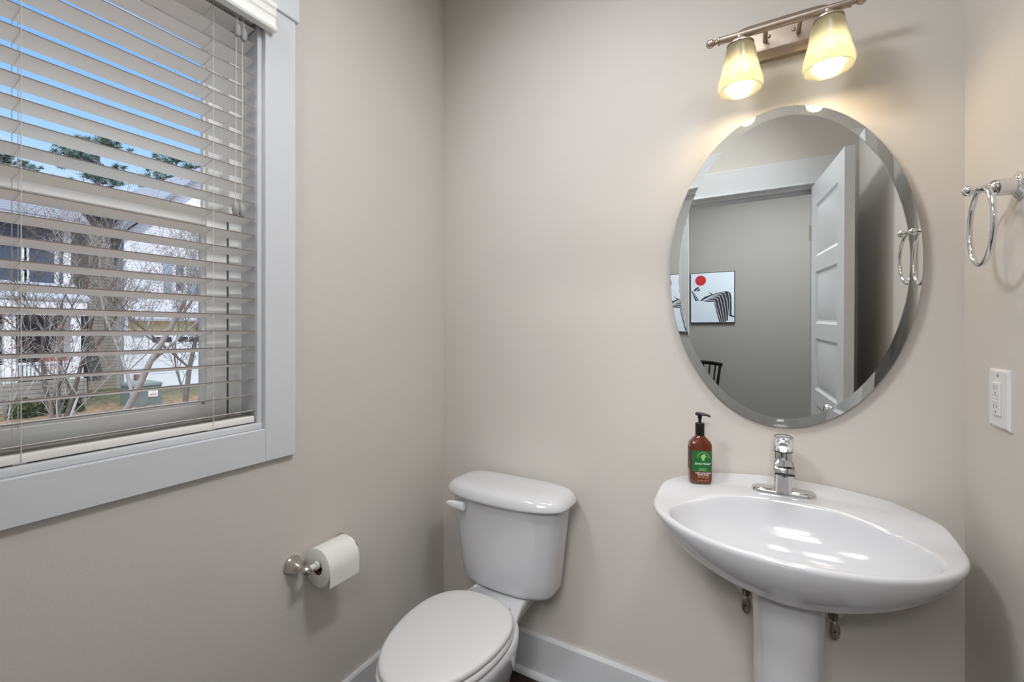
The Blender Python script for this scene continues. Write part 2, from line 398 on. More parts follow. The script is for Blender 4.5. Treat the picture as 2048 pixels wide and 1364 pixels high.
# moulded valance, lower ledge stepping back
vp = [(0.018, 2.112), (0.040, 2.112), (0.043, 2.118), (0.038, 2.126), (0.034, 2.130), (0.034, 2.150), (0.037, 2.154), (0.037, 2.170), (0.041, 2.176), (0.041, 2.187), (0.018, 2.187)]
bm = BM(); loft(bm, [[Vector((a, y, z)) for a, z in vp] for y in (WY0 - 0.018, WY1 + 0.018)]); obj('valance', bm, M_SLAT, bl, sharp=20)
PITCH, ZREF = 0.0431, 1.2962
zs = [ZREF + PITCH * k for k in range(-5, 20)]
TILT = math.radians(10.5); SW = 0.050
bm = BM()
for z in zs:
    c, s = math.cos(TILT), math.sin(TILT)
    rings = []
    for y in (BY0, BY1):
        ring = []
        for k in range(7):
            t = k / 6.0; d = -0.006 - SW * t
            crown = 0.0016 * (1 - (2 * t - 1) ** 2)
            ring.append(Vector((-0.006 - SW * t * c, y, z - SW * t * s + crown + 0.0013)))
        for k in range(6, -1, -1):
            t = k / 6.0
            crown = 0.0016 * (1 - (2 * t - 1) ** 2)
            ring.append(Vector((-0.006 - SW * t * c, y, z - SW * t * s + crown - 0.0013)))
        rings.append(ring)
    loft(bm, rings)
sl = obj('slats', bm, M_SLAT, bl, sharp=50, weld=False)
sl.data.materials.append(M_SLATEDGE)      # front edge of every slat coloured darker to stand for its backlit shade
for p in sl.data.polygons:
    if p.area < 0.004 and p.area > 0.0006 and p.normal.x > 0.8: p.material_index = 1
bm = BM(); box(bm, (-0.056, BY0, 1.0495), (-0.006, BY1, 1.0665), 0.003); br_ = obj('bottom_rail', bm, M_SLAT, bl)
for yy in (-0.907, -1.235):
    bm = BM(); box(bm, (-0.038, yy - 0.009, 1.046), (-0.012, yy + 0.009, 1.0495), 0.001); obj('cord_button', bm, M_CORD, br_)
for yy in (-0.907, -1.235):
    bm = BM()
    for dy in (-0.0035, 0.0):
        pass
    tube(bm, [(-0.0048, yy, 1.052), (-0.0048, yy, 2.13)], 0.0007, 6)
    tube(bm, [(-0.0567, yy - 0.001, 1.052), (-0.0567, yy - 0.001, 2.13)], 0.0007, 6)
    tube(bm, [(-0.0567, yy + 0.007, 1.052), (-0.0567, yy + 0.007, 2.13)], 0.0007, 6)
    for z in zs:   # rungs under each slat
        tube(bm, [(-0.0048, yy, z - 0.0002), (-0.012, yy, z - 0.0032), (-0.046, yy, z - 0.0095), (-0.0567, yy - 0.001, z - 0.0102)], 0.0006, 5)
    obj('ladder_cord', bm, M_CORD, bl, weld=False)
for yy, zt in ((-0.857, 2.075), (-0.841, 2.072), (-0.860, 1.612), (-0.844, 1.612)):
    bm = BM()
    if zt > 2: tube(bm, [(0.010, yy, 2.15), (0.010, yy, zt + 0.012)], 0.0009, 6)
    else:
        yt = yy + 0.003
        tube(bm, [(0.004, yt, 2.15), (0.005, yt, 1.9), (0.006, yy, zt + 0.012)], 0.0009, 6)
    c = obj('lift_cord', bm, M_CORD, bl)
    xx = 0.010 if zt > 2 else 0.008
    bm = BM(); lathe(bm, [(0.001, -0.016), (0.0055, -0.0158), (0.0078, -0.010), (0.0088, -0.002), (0.0078, 0.007), (0.0048, 0.0145), (0.0018, 0.0172), (0.001, 0.0175)], (xx, yy, zt), n=20)
    obj('tassel', bm, M_TASSEL, c)

# ------------------------------------------------------------------ door and its trim
dr = sroot('door_1', (1.425, -1.44, 0))
bm = BM()
box(bm, (DX0 - 0.003, -D - 0.12, 0), (DX0 + 0.016, -D + 0.001, DZ)); box(bm, (DX1 - 0.016 + 0.016, -D - 0.12, 0), (DX1 + 0.003, -D + 0.001, DZ)); box(bm, (DX0, -D - 0.12, DZ - 0.016), (DX1, -D + 0.001, DZ + 0.003))
box(bm, (DX0 + 0.016, -D - 0.075, 0), (DX0 + 0.027, -D - 0.04, DZ - 0.016)); box(bm, (DX0 + 0.016, -D - 0.075, DZ - 0.027), (DX1, -D - 0.04, DZ - 0.016))
obj('door_jamb', bm, M_TRIM, dr, weld=False)
LW, LH, LT = 0.645, 2.012, 0.035
ang = math.atan2(0.062, LW)      # swings a little past square
def leaf_M():
    # local: u along the leaf from the hinge, w through its thickness (towards +x), z up
    u = Vector((math.sin(ang + 0.0), math.cos(ang), 0)); wv = Vector((math.cos(ang), -math.sin(ang), 0))
    M = Matrix.Identity(4)
    for i in range(3): M[i][0] = u[i]; M[i][1] = wv[i]; M[i][2] = (0, 0, 1)[i]
    M[0][3], M[1][3], M[2][3] = 1.416, -1.432, 0.008
    return M
LM = leaf_M()
def panel_side(bm, w0, sgnw):
    us = [0, 0.105, LW - 0.105, LW]
    zc = [0]; z = LH - 0.115
    tops = []
    for k in range(5): tops.append((z - 0.268, z)); z -= 0.345
    cuts = sorted({0.0, LH} | {t for p in tops for t in p})
    def V(u, wv, z): return bm.verts.new((u, wv, z))
    for i in range(3):
        for a, b in zip(cuts, cuts[1:]):
            ispan = i == 1 and any(abs(a - p[0]) < 1e-6 for p in tops)
            if not ispan:
                bm.faces.new([V(us[i], w0, a), V(us[i + 1], w0, a), V(us[i + 1], w0, b), V(us[i], w0, b)])
            else:
                loops = []
                for ins, dep in ((0, 0), (0.012, 0.0075), (0.020, 0.0085), (0.050, 0.003)):
                    q = [(us[i] + ins, a + ins), (us[i + 1] - ins, a + ins), (us[i + 1] - ins, b - ins), (us[i] + ins, b - ins)]
                    loops.append([V(x, w0 - sgnw * dep, zz) for x, zz in q])
                for A, B in zip(loops, loops[1:]):
                    for k in range(4):
                        j = (k + 1) % 4; bm.faces.new([A[k], A[j], B[j], B[k]])
                bm.faces.new(loops[-1])
bm = BM(); panel_side(bm, LT, 1); panel_side(bm, 0.0, -1)
for q in ([(0, 0, 0), (0, LT, 0), (0, LT, LH), (0, 0, LH)], [(LW, 0, 0), (LW, LT, 0), (LW, LT, LH), (LW, 0, LH)],
          [(0, 0, 0), (LW, 0, 0), (LW, LT, 0), (0, LT, 0)], [(0, 0, LH), (LW, 0, LH), (LW, LT, LH), (0, LT, LH)]):
    bm.faces.new([bm.verts.new(p) for p in q])
bmesh.ops.remove_doubles(bm, verts=bm.verts, dist=1e-5)
bmesh.ops.transform(bm, matrix=LM, verts=bm.verts)
leaf = obj('door_leaf', bm, M_TRIM, dr, sharp=12)
for side in (-1, 1):
    org = LM @ Vector((LW - 0.07, LT if side > 0 else 0.0, 0.920)); ax = (LM.to_3x3() @ Vector((0, side, 0)))
    bm = BM(); lathe(bm, [(0.0, 0.0), (0.028, 0.0), (0.028, 0.004), (0.020, 0.008), (0.010, 0.010), (0.009, 0.020), (0.015, 0.026), (0.0225, 0.034), (0.0235, 0.042), (0.020, 0.050), (0.010, 0.0545), (0.0, 0.055)], org, ax, 28)
    obj('door_knob', bm, M_CHROME, leaf, label='polished door knob')
bm = BM(); box(bm, (LW - 0.001, 0.005, 0.892), (LW + 0.0015, LT - 0.005, 0.948)); box(bm, (LW, 0.011, 0.910), (LW + 0.010, LT - 0.011, 0.931), 0.003)
bmesh.ops.transform(bm, matrix=LM, verts=bm.verts); obj('latch_plate', bm, M_NICKEL, leaf, weld=False)
for zz in (0.25, 1.0, 1.78):
    bm = BM(); tube(bm, [(1.412, -1.437, zz - 0.04), (1.412, -1.437, zz + 0.04)], 0.005, 10); obj('hinge', bm, M_NICKEL, dr)
tr = sroot('trim_1', (1.10, -D, 0))
bm = BM(); box(bm, (DX0 - CW, -D, 0), (DX0, -D + 0.017, DZ), 0.0015, 1); box(bm, (DX1, -D, 0), (DX1 + CW, -D + 0.017, DZ), 0.0015, 1); obj('side_casing', bm, M_TRIM, tr, weld=False)
bm = BM(); box(bm, (DX0 - CW - 0.010, -D, DZ + 0.018), (DX1 + CW + 0.010, -D + 0.020, DZ + 0.148), 0.0015, 1)
hp = [(0, 0), (0.018, 0), (0.030, 0.006), (0.030, 0.012), (0.022, 0.016), (0.022, 0.019), (0, 0.019)]
loft(bm, [[Vector((x, -D + a, DZ + b)) for a, b in hp] for x in (DX0 - CW - 0.012, DX1 + CW + 0.012)])
obj('head_casing', bm, M_TRIM, tr, weld=False, sharp=25)
tr2 = sroot('trim_2', (1.10, -D - 0.12, 0))
bm = BM(); box(bm, (DX0 - CW, -D - 0.137, 0), (DX0, -D - 0.12, DZ)); box(bm, (DX1, -D - 0.137, 0), (DX1 + CW, -D - 0.12, DZ)); box(bm, (DX0 - CW - 0.01, -D - 0.14, DZ), (DX1 + CW + 0.01, -D - 0.12, DZ + 0.148))
obj('hall_casing', bm, M_TRIM, tr2, weld=False)

# ================================================================== TOILET
TX = 0.394
to = thing('toilet', 'white two piece toilet with closed lid standing in the corner', 'toilet', (TX, -0.40, 0))
def dsec(hw, yb, depth, bow, z, n=72, p=5.0, cx=TX):
    hd = depth / 2; yc = yb - hd; r = []
    for k in range(n):
        a = 2 * PI * k / n; c, s = math.cos(a), math.sin(a)
        x = hw * sgn(c) * abs(c) ** (2 / p); y = hd * sgn(s) * abs(s) ** (2 / p)
        if y < 0: y -= bow * (1 - (x / hw) ** 2) * (-y / hd)
        r.append(Vector((cx + x, yc + y, z)))
    return r
def shrink(ring, f, dz=0):
    c = sum(ring, Vector()) / len(ring)
    return [Vector((c.x + (p.x - c.x) * f, c.y + (p.y - c.y) * f, p.z + dz)) for p in ring]
bm = BM(); rings = []
def tank_ring(z):
    t = (z - 0.40) / 0.305
    return dsec(0.181 + 0.038 * t, -0.028, 0.150 + 0.020 * t, 0.022, z, p=4.4)
b0 = tank_ring(0.408)
rings += [shrink(b0, 0.86, -0.017), shrink(b0, 0.93, -0.015), shrink(b0, 0.975, -0.009)]
rings += [tank_ring(z) for z in (0.408, 0.45, 0.52, 0.60, 0.66, 0.706)]
loft(bm, rings); obj('tank', bm, M_PORC, to, sharp=50)
def lid_ring(f, z): return [Vector((p.x, p.y, z)) for p in shrink(dsec(0.241, -0.010, 0.205, 0.026, 0, p=4.0), f)]
bm = BM(); loft(bm, [lid_ring(0.93, 0.7065), lid_ring(0.985, 0.7065), lid_ring(1.0, 0.710), lid_ring(1.0, 0.714), lid_ring(0.985, 0.722), lid_ring(0.955, 0.733), lid_ring(0.90, 0.742), lid_ring(0.80, 0.7475), lid_ring(0.6, 0.750), lid_ring(0.3, 0.751), lid_ring(0.05, 0.751)])
obj('tank_lid', bm, M_PORC, to, sharp=60)
# flush lever on the front left corner of the tank
bm = BM()
def lev(x, y, z, hy, hz, n=16): return [Vector((x, y + hy * sgn(math.cos(a)) * abs(math.cos(a)) ** 0.6, z + hz * sgn(math.sin(a)) * abs(math.sin(a)) ** 0.6)) for a in [2 * PI * k / n for k in range(n)]]
loft(bm, [lev(0.270, -0.216, 0.672, 0.004, 0.010), lev(0.268, -0.216, 0.672, 0.009, 0.0145), lev(0.260, -0.217, 0.672, 0.011, 0.0155), lev(0.246, -0.217, 0.6725, 0.011, 0.015), lev(0.236, -0.218, 0.673, 0.010, 0.0125), lev(0.224, -0.221, 0.674, 0.009, 0.013), lev(0.206, -0.227, 0.676, 0.0065, 0.010), lev(0.198, -0.230, 0.677, 0.003, 0.005)])
box(bm, (0.250, -0.212, 0.664), (0.266, -0.190, 0.680), 0.002)
obj('flush_lever', bm, M_LEVER, to, sharp=50, weld=False)
# bowl
def egg(cx, yb, yf, hw, z, n=72, back=0.80, ym=None):
    """egg outline: straight-ish hinge side at yb, round nose at yf"""
    r = []; yc = yb - (yb - yf) * 0.40
    for k in range(n):
        a = 2 * PI * k / n; c, s = math.cos(a), math.sin(a)
        if s >= 0:
            x = hw * sgn(c) * abs(c) ** (2 / 2.35); y = yc + (yb - yc) * abs(s) ** (2 / 2.35)
        else:
            x = hw * c; y = yc + (yc - yf) * s
        r.append(Vector((cx + x, y, z)))
    return r
bm = BM()
loft(bm, [egg(TX, -0.20, -0.60, 0.112, 0.0), egg(TX, -0.20, -0.60, 0.112, 0.02), egg(TX, -0.20, -0.585, 0.102, 0.06), egg(TX, -0.21, -0.58, 0.100, 0.14), egg(TX, -0.22, -0.60, 0.118, 0.21), egg(TX, -0.23, -0.645, 0.148, 0.28), egg(TX, -0.235, -0.680, 0.160, 0.325), egg(TX, -0.235, -0.697, 0.168, 0.352), egg(TX, -0.235, -0.700, 0.170, 0.368), egg(TX, -0.235, -0.698, 0.168, 0.380), egg(TX, -0.24, -0.690, 0.163, 0.385)])
def plat(z, f, yb=-0.045):
    o = []
    right = [(0.096, -0.045), (0.101, -0.050), (0.103, -0.205), (0.107, -0.225), (0.128, -0.300), (0.142, -0.360), (0.142, -0.42)]
    right = [(x, yb + (y + 0.045) * (-0.42 - yb) / (-0.42 + 0.045)) for x, y in right]
    for x, y in right: o.append(Vector((TX + x * f, y, z)))
    for x, y in right[::-1]: o.append(Vector((TX - x * f, y, z)))
    return o
loft(bm, [plat(0.0, 0.50, -0.23), plat(0.10, 0.40, -0.23), plat(0.20, 0.42, -0.22), plat(0.28, 0.58, -0.17), plat(0.335, 0.88, -0.07), plat(0.372, 1.0), plat(0.384, 1.0), plat(0.3885, 0.975)])
obj('bowl', bm, M_PORC, to, sharp=60, weld=False)
bm = BM()
def rl(base, fz): return [[Vector((p.x, p.y, z)) for p in shrink(base, f)] for f, z in fz]
eg = egg(TX, -0.272, -0.706, 0.168, 0)
loft(bm, rl(eg, [(0.95, 0.3875), (0.985, 0.3875), (1.0, 0.392), (1.0, 0.398), (0.985, 0.4035), (0.95, 0.4035)]))
obj('seat', bm, M_SEAT, to, sharp=60)
eg = egg(TX, -0.266, -0.700, 0.164, 0)
bm = BM(); loft(bm, rl(eg, [(0.93, 0.406), (0.97, 0.406), (0.99, 0.4085), (1.0, 0.413), (0.995, 0.419), (0.975, 0.4235), (0.94, 0.4255), (0.85, 0.4265), (0.6, 0.4275), (0.3, 0.428), (0.05, 0.428)]))
obj('seat_lid', bm, M_SEAT, to, sharp=60)
for dx in (-0.07, 0.07):
    bm = BM(); box(bm, (TX + dx - 0.014, -0.270, 0.387), (TX + dx + 0.014, -0.252, 0.402), 0.004, 3); obj('seat_hinge', bm, M_SEAT, to)

# ================================================================== PEDESTAL SINK
SX = 1.243
sk = thing('pedestal_sink', 'white oval porcelain pedestal sink against the back wall', 'sink', (SX, -0.19, 0))
NS = 128; SC = Vector((SX, -0.20, 0))
def sstep(t): t = max(0, min(1, t)); return t * t * (3 - 2 * t)
def rim_z(x, y):
    t = sstep((y + 0.205) / 0.09); dx = (x - SX) / 0.255
    lip = sstep((y + 0.048) / 0.043)
    return 0.828 + 0.0215 * t + 0.0255 * lip * max(0, 1 - dx * dx)
def outer(k):
    a = 2 * PI * (k + 0.5) / NS; c, s = math.cos(a), math.sin(a)
    if s < 0: return Vector((SC.x + 0.321 * c, SC.y + 0.247 * s, 0))
    bx, by = 0.321 * c, 0.30 * s
    if by > 0.194:
        # slide along the wall line
        x = bx
        by = 0.194
        lim = 0.321 * math.sqrt(1 - (0.194 / 0.30) ** 2)
        a0 = math.asin(0.194 / 0.30); tt = (a - a0) / (PI - 2 * a0)
        x = lim * (1 - 2 * tt)
        return Vector((SC.x + x, SC.y + by, 0))
    return Vector((SC.x + bx, SC.y + by, 0))
def inner(k):
    a = 2 * PI * (k + 0.5) / NS; c, s = math.cos(a), math.sin(a)
    return Vector((SX + 0.266 * c, -0.283 + (0.158 if s > 0 else 0.150) * s, 0))
def neck(k):
    a = 2 * PI * (k + 0.5) / NS; return Vector((SX + 0.082 * math.cos(a), -0.185 + 0.095 * math.sin(a), 0))
OUT = [outer(k) for k in range(NS)]; INN = [inner(k) for k in range(NS)]; NK = [neck(k) for k in range(NS)]
def scl(p, c, f): return Vector((c.x + (p.x - c.x) * f, c.y + (p.y - c.y) * f, 0))
rings = []
ZN = 0.664
for i in range(13):                     # underside of the bowl
    u = i / 12.0
    wl = 0.42 * u + 0.58 * math.sin(u * PI / 2); zl = 0.35 * u + 0.65 * (1 - math.cos(u * PI / 2))
    rings.append([Vector((NK[k].x + (OUT[k].x * 1.0 - NK[k].x) * wl * 0.985, NK[k].y + (OUT[k].y - NK[k].y) * wl * 0.985, ZN + (rim_z(OUT[k].x, OUT[k].y) - 0.022 - ZN) * zl)) for k in range(NS)])
ctr = SC
for f, dz in ((0.993, -0.0175), (1.0, -0.012), (1.0, -0.007), (0.994, -0.0025), (0.983, -0.0005), (0.970, 0.0)):
    rings.append([Vector((scl(OUT[k], ctr, f).x, scl(OUT[k], ctr, f).y, rim_z(OUT[k].x, OUT[k].y) + dz)) for k in range(NS)])
A = [scl(p, ctr, 0.97) for p in OUT]
for t in (0.25, 0.5, 0.75, 0.93):
    B = [A[k].lerp(INN[k], t) for k in range(NS)]
    rings.append([Vector((B[k].x, B[k].y, rim_z(B[k].x, B[k].y) + (rim_z(OUT[k].x, OUT[k].y) - rim_z(A[k].x, A[k].y)) * (1 - t))) for k in range(NS)])
ic = Vector((SX, -0.285, 0))
for f, dz in ((1.0, -0.0008), (0.99, -0.0035), (0.975, -0.010), (0.95, -0.024), (0.90, -0.046), (0.82, -0.068), (0.70, -0.088), (0.55, -0.103), (0.38, -0.112), (0.2, -0.117), (0.08, -0.119)):
    rr = []
    for k in range(NS):
        p = scl(INN[k], ic, f); zt = rim_z(INN[k].x, INN[k].y); base = 0.828
        zz = (zt if dz > -0.03 else zt + (base - zt) * min(1, (-dz - 0.03) / 0.06)) + dz
        rr.append(Vector((p.x, p.y, zz)))
    rings.append(rr)
bm = BM(); loft(bm, rings); obj('basin', bm, M_PORC, sk, sharp=70)
bm = BM(); lathe(bm, [(0.0, 0.0), (0.022, 0.0), (0.022, 0.003), (0.016, 0.004), (0.014, 0.002), (0.0, 0.002)], (SX, -0.285, 0.7092), n=28); obj('drain', bm, M_CHROME, sk)
def pel(hw, hd, z, yc=-0.185, n=64):
    r = []
    for k in range(n):
        a = 2 * PI * k / n; c, s = math.cos(a), math.sin(a)
        r.append(Vector((SX + hw * sgn(c) * abs(c) ** 0.85, yc + hd * sgn(s) * abs(s) ** 0.85, z)))
    return r
bm = BM(); loft(bm, [pel(0.105, 0.115, 0.0), pel(0.105, 0.115, 0.018), pel(0.097, 0.105, 0.035), pel(0.084, 0.094, 0.10), pel(0.076, 0.088, 0.20), pel(0.0735, 0.085, 0.32), pel(0.0735, 0.086, 0.44), pel(0.0755, 0.088, 0.54), pel(0.078, 0.091, 0.60), pel(0.080, 0.093, 0.66), pel(0.080, 0.093, 0.70)])
obj('pedestal', bm, M_PORC, sk, sharp=60)

# ------------------------------------------------------------------ faucet
FX, FY = 1.238, -0.070
FZ = 0.8542
fa = thing('faucet', 'polished chrome single handle faucet on the back ledge of the sink', 'faucet', (FX, FY, FZ - 0.0045))
def rrect(cx, cy, hx, hy, z, p=4, n=40, tz=0.0):
    r = []
    for k in range(n):
        a = 2 * PI * k / n; c, s = math.cos(a), math.sin(a)
        y = hy * sgn(s) * abs(s) ** (2 / p)
        r.append(Vector((cx + hx * sgn(c) * abs(c) ** (2 / p), cy + y, z + tz * y)))
    return r
bm = BM()
def stad(f, z, n=64):
    r = []
    hl, hr = 0.052, 0.025
    for k in range(n):
        a = 2 * PI * k / n; c, s = math.cos(a), math.sin(a)
        r.append(Vector((FX + ((hl if c > 0 else -hl) + hr * f * c), FY + hr * f * s, z)))
    return r
loft(bm, [stad(0.98, FZ - 0.0045), stad(1.0, FZ - 0.004), stad(1.0, FZ + 0.001), stad(0.94, FZ + 0.0055), stad(0.75, FZ + 0.009), stad(0.3, FZ + 0.0105)])
obj('base_plate', bm, M_CHROME, fa, sharp=40)
bm = BM()
loft(bm, [rrect(FX, FY - 0.002, 0.027, 0.027, FZ, 2.6), rrect(FX, FY - 0.002, 0.0255, 0.0255, FZ + 0.012, 2.6), rrect(FX, FY - 0.002, 0.0245, 0.0245, FZ + 0.05, 2.6), rrect(FX, FY - 0.002, 0.0245, 0.0245, FZ + 0.095, 2.4), rrect(FX, FY - 0.002, 0.024, 0.024, FZ + 0.112, 2.2), rrect(FX, FY - 0.002, 0.021, 0.021, FZ + 0.1135, 2.2)])
obj('body', bm, M_CHROME, fa, sharp=40)
bm = BM()   # wide flat spout reaching forward, scooped on top
sec = []
for y, zt, zb, hx in ((-0.060, 0.106, 0.060, 0.020), (-0.085, 0.104, 0.062, 0.0225), (-0.108, 0.098, 0.067, 0.0235), (-0.132, 0.091, 0.071, 0.0245), (-0.158, 0.086, 0.0735, 0.0252), (-0.175, 0.084, 0.0745, 0.0248), (-0.184, 0.083, 0.0755, 0.0225)):
    r = []
    for k in range(28):
        a = 2 * PI * k / 28; c, s = math.cos(a), math.sin(a); hz = (zt - zb) / 2
        x = hx * sgn(c) * abs(c) ** 0.55; z = hz * sgn(s) * abs(s) ** 0.6
        if s > 0: z -= 0.009 * max(0, 1 - (x / hx) ** 4) * (1 if -0.17 < y < -0.08 else 0.15)
        r.append(Vector((FX + x, y, FZ + (zt + zb) / 2 + z)))
    sec.append(r)
loft(bm, sec); spt = obj('spout', bm, M_CHROME, fa, sharp=50)
bm = BM(); lathe(bm, [(0.0, 0.0), (0.011, 0.0), (0.011, -0.006), (0.0, -0.006)], (FX, -0.166, FZ + 0.075), n=24); obj('aerator', bm, M_CHROME, spt)
bm = BM(); loft(bm, [rrect(FX, FY - 0.002, 0.0243, 0.0243, FZ + 0.1128, 2.2), rrect(FX, FY - 0.002, 0.0243, 0.0243, FZ + 0.1152, 2.2)]); obj('seam_ring', bm, M_SEAM, fa, label='black seam under the handle')
bm = BM()   # handle: slanted cap that runs forward into a short lever
hr = []
for z, y0, hx, hy, tz in ((0.115, FY - 0.002, 0.0250, 0.0250, 0.0), (0.122, FY - 0.002, 0.0255, 0.0255, 0.0), (0.135, FY - 0.006, 0.0260, 0.029, 0.10), (0.146, FY - 0.012, 0.0255, 0.036, 0.12), (0.152, FY - 0.018, 0.0245, 0.041, 0.12), (0.1565, FY - 0.020, 0.022, 0.040, 0.10), (0.159, FY - 0.018, 0.016, 0.032, 0.08), (0.160, FY - 0.016, 0.006, 0.014, 0.06)):
    hr.append(rrect(FX, y0, hx, hy, FZ + z, 2.8, tz=-tz))
loft(bm, hr); obj('handle', bm, M_CHROME, fa, sharp=50)

# ------------------------------------------------------------------ stop valves under the sink
def valve(x, z, label):
    v = thing('shutoff_valve', label, 'valve', (x, 0, z + 0.03), group='shutoff valves under the sink')
    bm = BM(); lathe(bm, [(0.0, 0.0), (0.034, 0.0), (0.033, 0.003), (0.026, 0.008), (0.012, 0.011), (0.0, 0.011)], (x, -0.0005, z + 0.022), (0, -1, 0), 32); obj('escutcheon', bm, M_PLATE, v, label='white round wall flange')
    bm = BM(); tube(bm, [(x, -0.006, z + 0.03), (x, -0.05, z + 0.03)], 0.008, 14); lathe(bm, [(0.0, 0.0), (0.010, 0.0), (0.0115, 0.004), (0.0115, 0.026), (0.008, 0.030), (0.0, 0.03)], (x, -0.052, z + 0.016), (0, 0, 1), 18); obj('valve_body', bm, M_DKMETAL, v, weld=False)
    bm = BM(); tube(bm, [(x, -0.052, z + 0.044), (x, -0.054, z + 0.10), (x + (SX - x) * 0.25, -0.06, z + 0.16)], 0.006, 12); obj('supply_hose', bm, M_DKMETAL, v)
    bm = BM(); tube(bm, [(x, -0.060, z + 0.026), (x, -0.072, z + 0.02)], 0.006, 12)
    r = bmesh.ops.create_uvsphere(bm, u_segments=24, v_segments=12, radius=1)
    for q in r['verts']: q.co = Vector((x + q.co.x * 0.0125, -0.078 + q.co.y * 0.007, z + q.co.z * 0.026))
    h = obj('oval_handle', bm, M_VALVE, v, weld=False)
    bm = BM(); lathe(bm, [(0, 0), (0.0022, 0), (0.0022, 0.001), (0, 0.001)], (x, -0.0845, z), (0, -1, 0), 12); obj('handle_screw', bm, M_SEAM, h)
valve(1.148, 0.520, 'dark water shutoff valve with white flange left of the sink pedestal')
valve(1.352, 0.515, 'dark water shutoff valve with white flange right of the sink pedestal')

# ------------------------------------------------------------------ soap bottle
BX, BYY, BZ = 1.028, -0.088, 0.8497
sb = thing('soap_bottle', 'amber pump bottle of hand wash with green label on the sink ledge', 'soap bottle', (BX, BYY, BZ), 0)
RB = Matrix.Rotation(math.radians(20), 4, 'Z')
def bsec(hx, hy, z, p=5): return [RB @ Vector((q.x, q.y, z)) for q in rrect(0, 0, hx, hy, 0, p, 56)]
bm = BM()
loft(bm, [bsec(0.022, 0.012, 0.0), bsec(0.027, 0.016, 0.001), bsec(0.030, 0.019, 0.006), bsec(0.031, 0.0200, 0.013), bsec(0.031, 0.020, 0.060), bsec(0.031, 0.020, 0.112), bsec(0.0302, 0.0195, 0.117), bsec(0.027, 0.018, 0.1225, 4), bsec(0.020, 0.0152, 0.1305, 3), bsec(0.0145, 0.0128, 0.136, 2.3), bsec(0.0122, 0.0120, 0.1405, 2)])
bo = obj('bottle', bm, M_AMBER, sb, sharp=40, local=True, weld=False)
bm = BM(); lathe(bm, [(0.0, 0.138), (0.0123, 0.138), (0.0128, 0.140), (0.0128, 0.174), (0.0122, 0.1755), (0.006, 0.1765), (0.0, 0.1765)], (0, 0, 0), n=36); obj('collar', bm, M_BLACK, sb, local=True)
bm = BM(); lathe(bm, [(0.0, 0.176), (0.0042, 0.176), (0.0042, 0.184), (0.0060, 0.190), (0.0060, 0.198), (0.0, 0.198)], (0, 0, 0), n=20)
pa = Matrix.Rotation(math.radians(-4), 4, 'Z')
sec = []
for x, hy, zt, zb in ((-0.0125, 0.004, 0.2035, 0.1985), (-0.0105, 0.0075, 0.2055, 0.1965), (-0.004, 0.0095, 0.2065, 0.1965), (0.006, 0.0085, 0.2060, 0.1970), (0.016, 0.0058, 0.2040, 0.1970), (0.024, 0.0042, 0.2020, 0.1955), (0.0285, 0.0034, 0.2000, 0.1945)):
    sec.append([pa @ Vector((x, hy * math.cos(2 * PI * k / 20), (zt + zb) / 2 + (zt - zb) / 2 * math.sin(2 * PI * k / 20))) for k in range(20)])
loft(bm, sec); obj('pump_head', bm, M_BLACK, sb, local=True, weld=False)
# label wraps the front face and the left side
def face_M(u0, v0, d=0.0):   # text plane on the front face (local bottle axes)
    return RB @ Matrix.Translation((u0, -0.0204 - d, v0)) @ Matrix.Rotation(PI / 2, 4, 'X')
def fquad(bm, x0, x1, z0, z1, d, M=RB):
    box(bm, (x0, -0.0202 - d, z0), (x1, -0.0200, z1), rot=M)
bm = BM(); fquad(bm, -0.026, 0.0262, 0.050, 0.098, 0.0004)
fquad(bm, -0.026, 0.0262, 0.038, 0.0495, 0.0003)
lab = obj('label', bm, M_GREEN, bo, local=True, weld=False, label='green printed front label')
bm = BM(); box(bm, (-0.0313, -0.0115, 0.040), (-0.0309, 0.0115, 0.062), rot=RB); obj('side_label', bm, M_GREEN2, bo, local=True)
bm = BM(); box(bm, (-0.0313, -0.0105, 0.062), (-0.0309, 0.0105, 0.108), rot=RB); obj('side_strip', bm, M_DKLAB, bo, local=True)
bm = BM()
for i, s in enumerate('AROMATHERAPY'):
    a = math.radians(90 + (5.5 - i) * 11.5)
    text_bm(bm, s, 0.0042, face_M(0.004 + 0.0165 * math.cos(a), 0.0765 + 0.0165 * math.sin(a), 0.0006) @ Matrix.Rotation(a - PI / 2, 4, 'Z'))
text_bm(bm, 'EST', 0.0034, face_M(-0.0105, 0.0795, 0.0006)); 
text_bm(bm, '1990', 0.0034, face_M(0.0185, 0.0795, 0.0006))
obj('crest_lettering', bm, M_CREAM, lab, local=True, weld=False)
bm = BM()      # small potted plant emblem
def disc(bm, x, z, rx, rz, rot=0, n=14, d=0.0006):
    vs = []
    for k in range(n):
        a = 2 * PI * k / n; px, pz = rx * math.cos(a), rz * math.sin(a)
        vs.append(RB @ Vector((x + px * math.cos(rot) - pz * math.sin(rot), -0.0204 - d, z + px * math.sin(rot) + pz * math.cos(rot))))
    bm.faces.new([bm.verts.new(v) for v in vs])
for x, z, r in ((0.001, 0.083, 0.9), (0.006, 0.0865, 0.3), (0.009, 0.083, -0.5), (0.0005, 0.0785, -0.7), (0.0075, 0.079, 0.6), (0.004, 0.0825, 1.4)): disc(bm, x, z, 0.0042, 0.0021, r)
prism(bm, [RB @ Vector((x, -0.0206, z)) for x, z in ((0.0, 0.0755), (0.008, 0.0755), (0.0066, 0.070), (0.0014, 0.070))], RB @ Vector((0, -0.0004, 0)))
obj('plant_emblem', bm, M_LGREEN, lab, local=True, weld=False)
bm = BM(); text_bm(bm, 'Stress Relief', 0.0084, face_M(0.001, 0.0605, 0.0006), shear=0.35, ext=0.0003)
obj('script_lettering', bm, M_WHITE, lab, local=True, weld=False)
bm = BM()
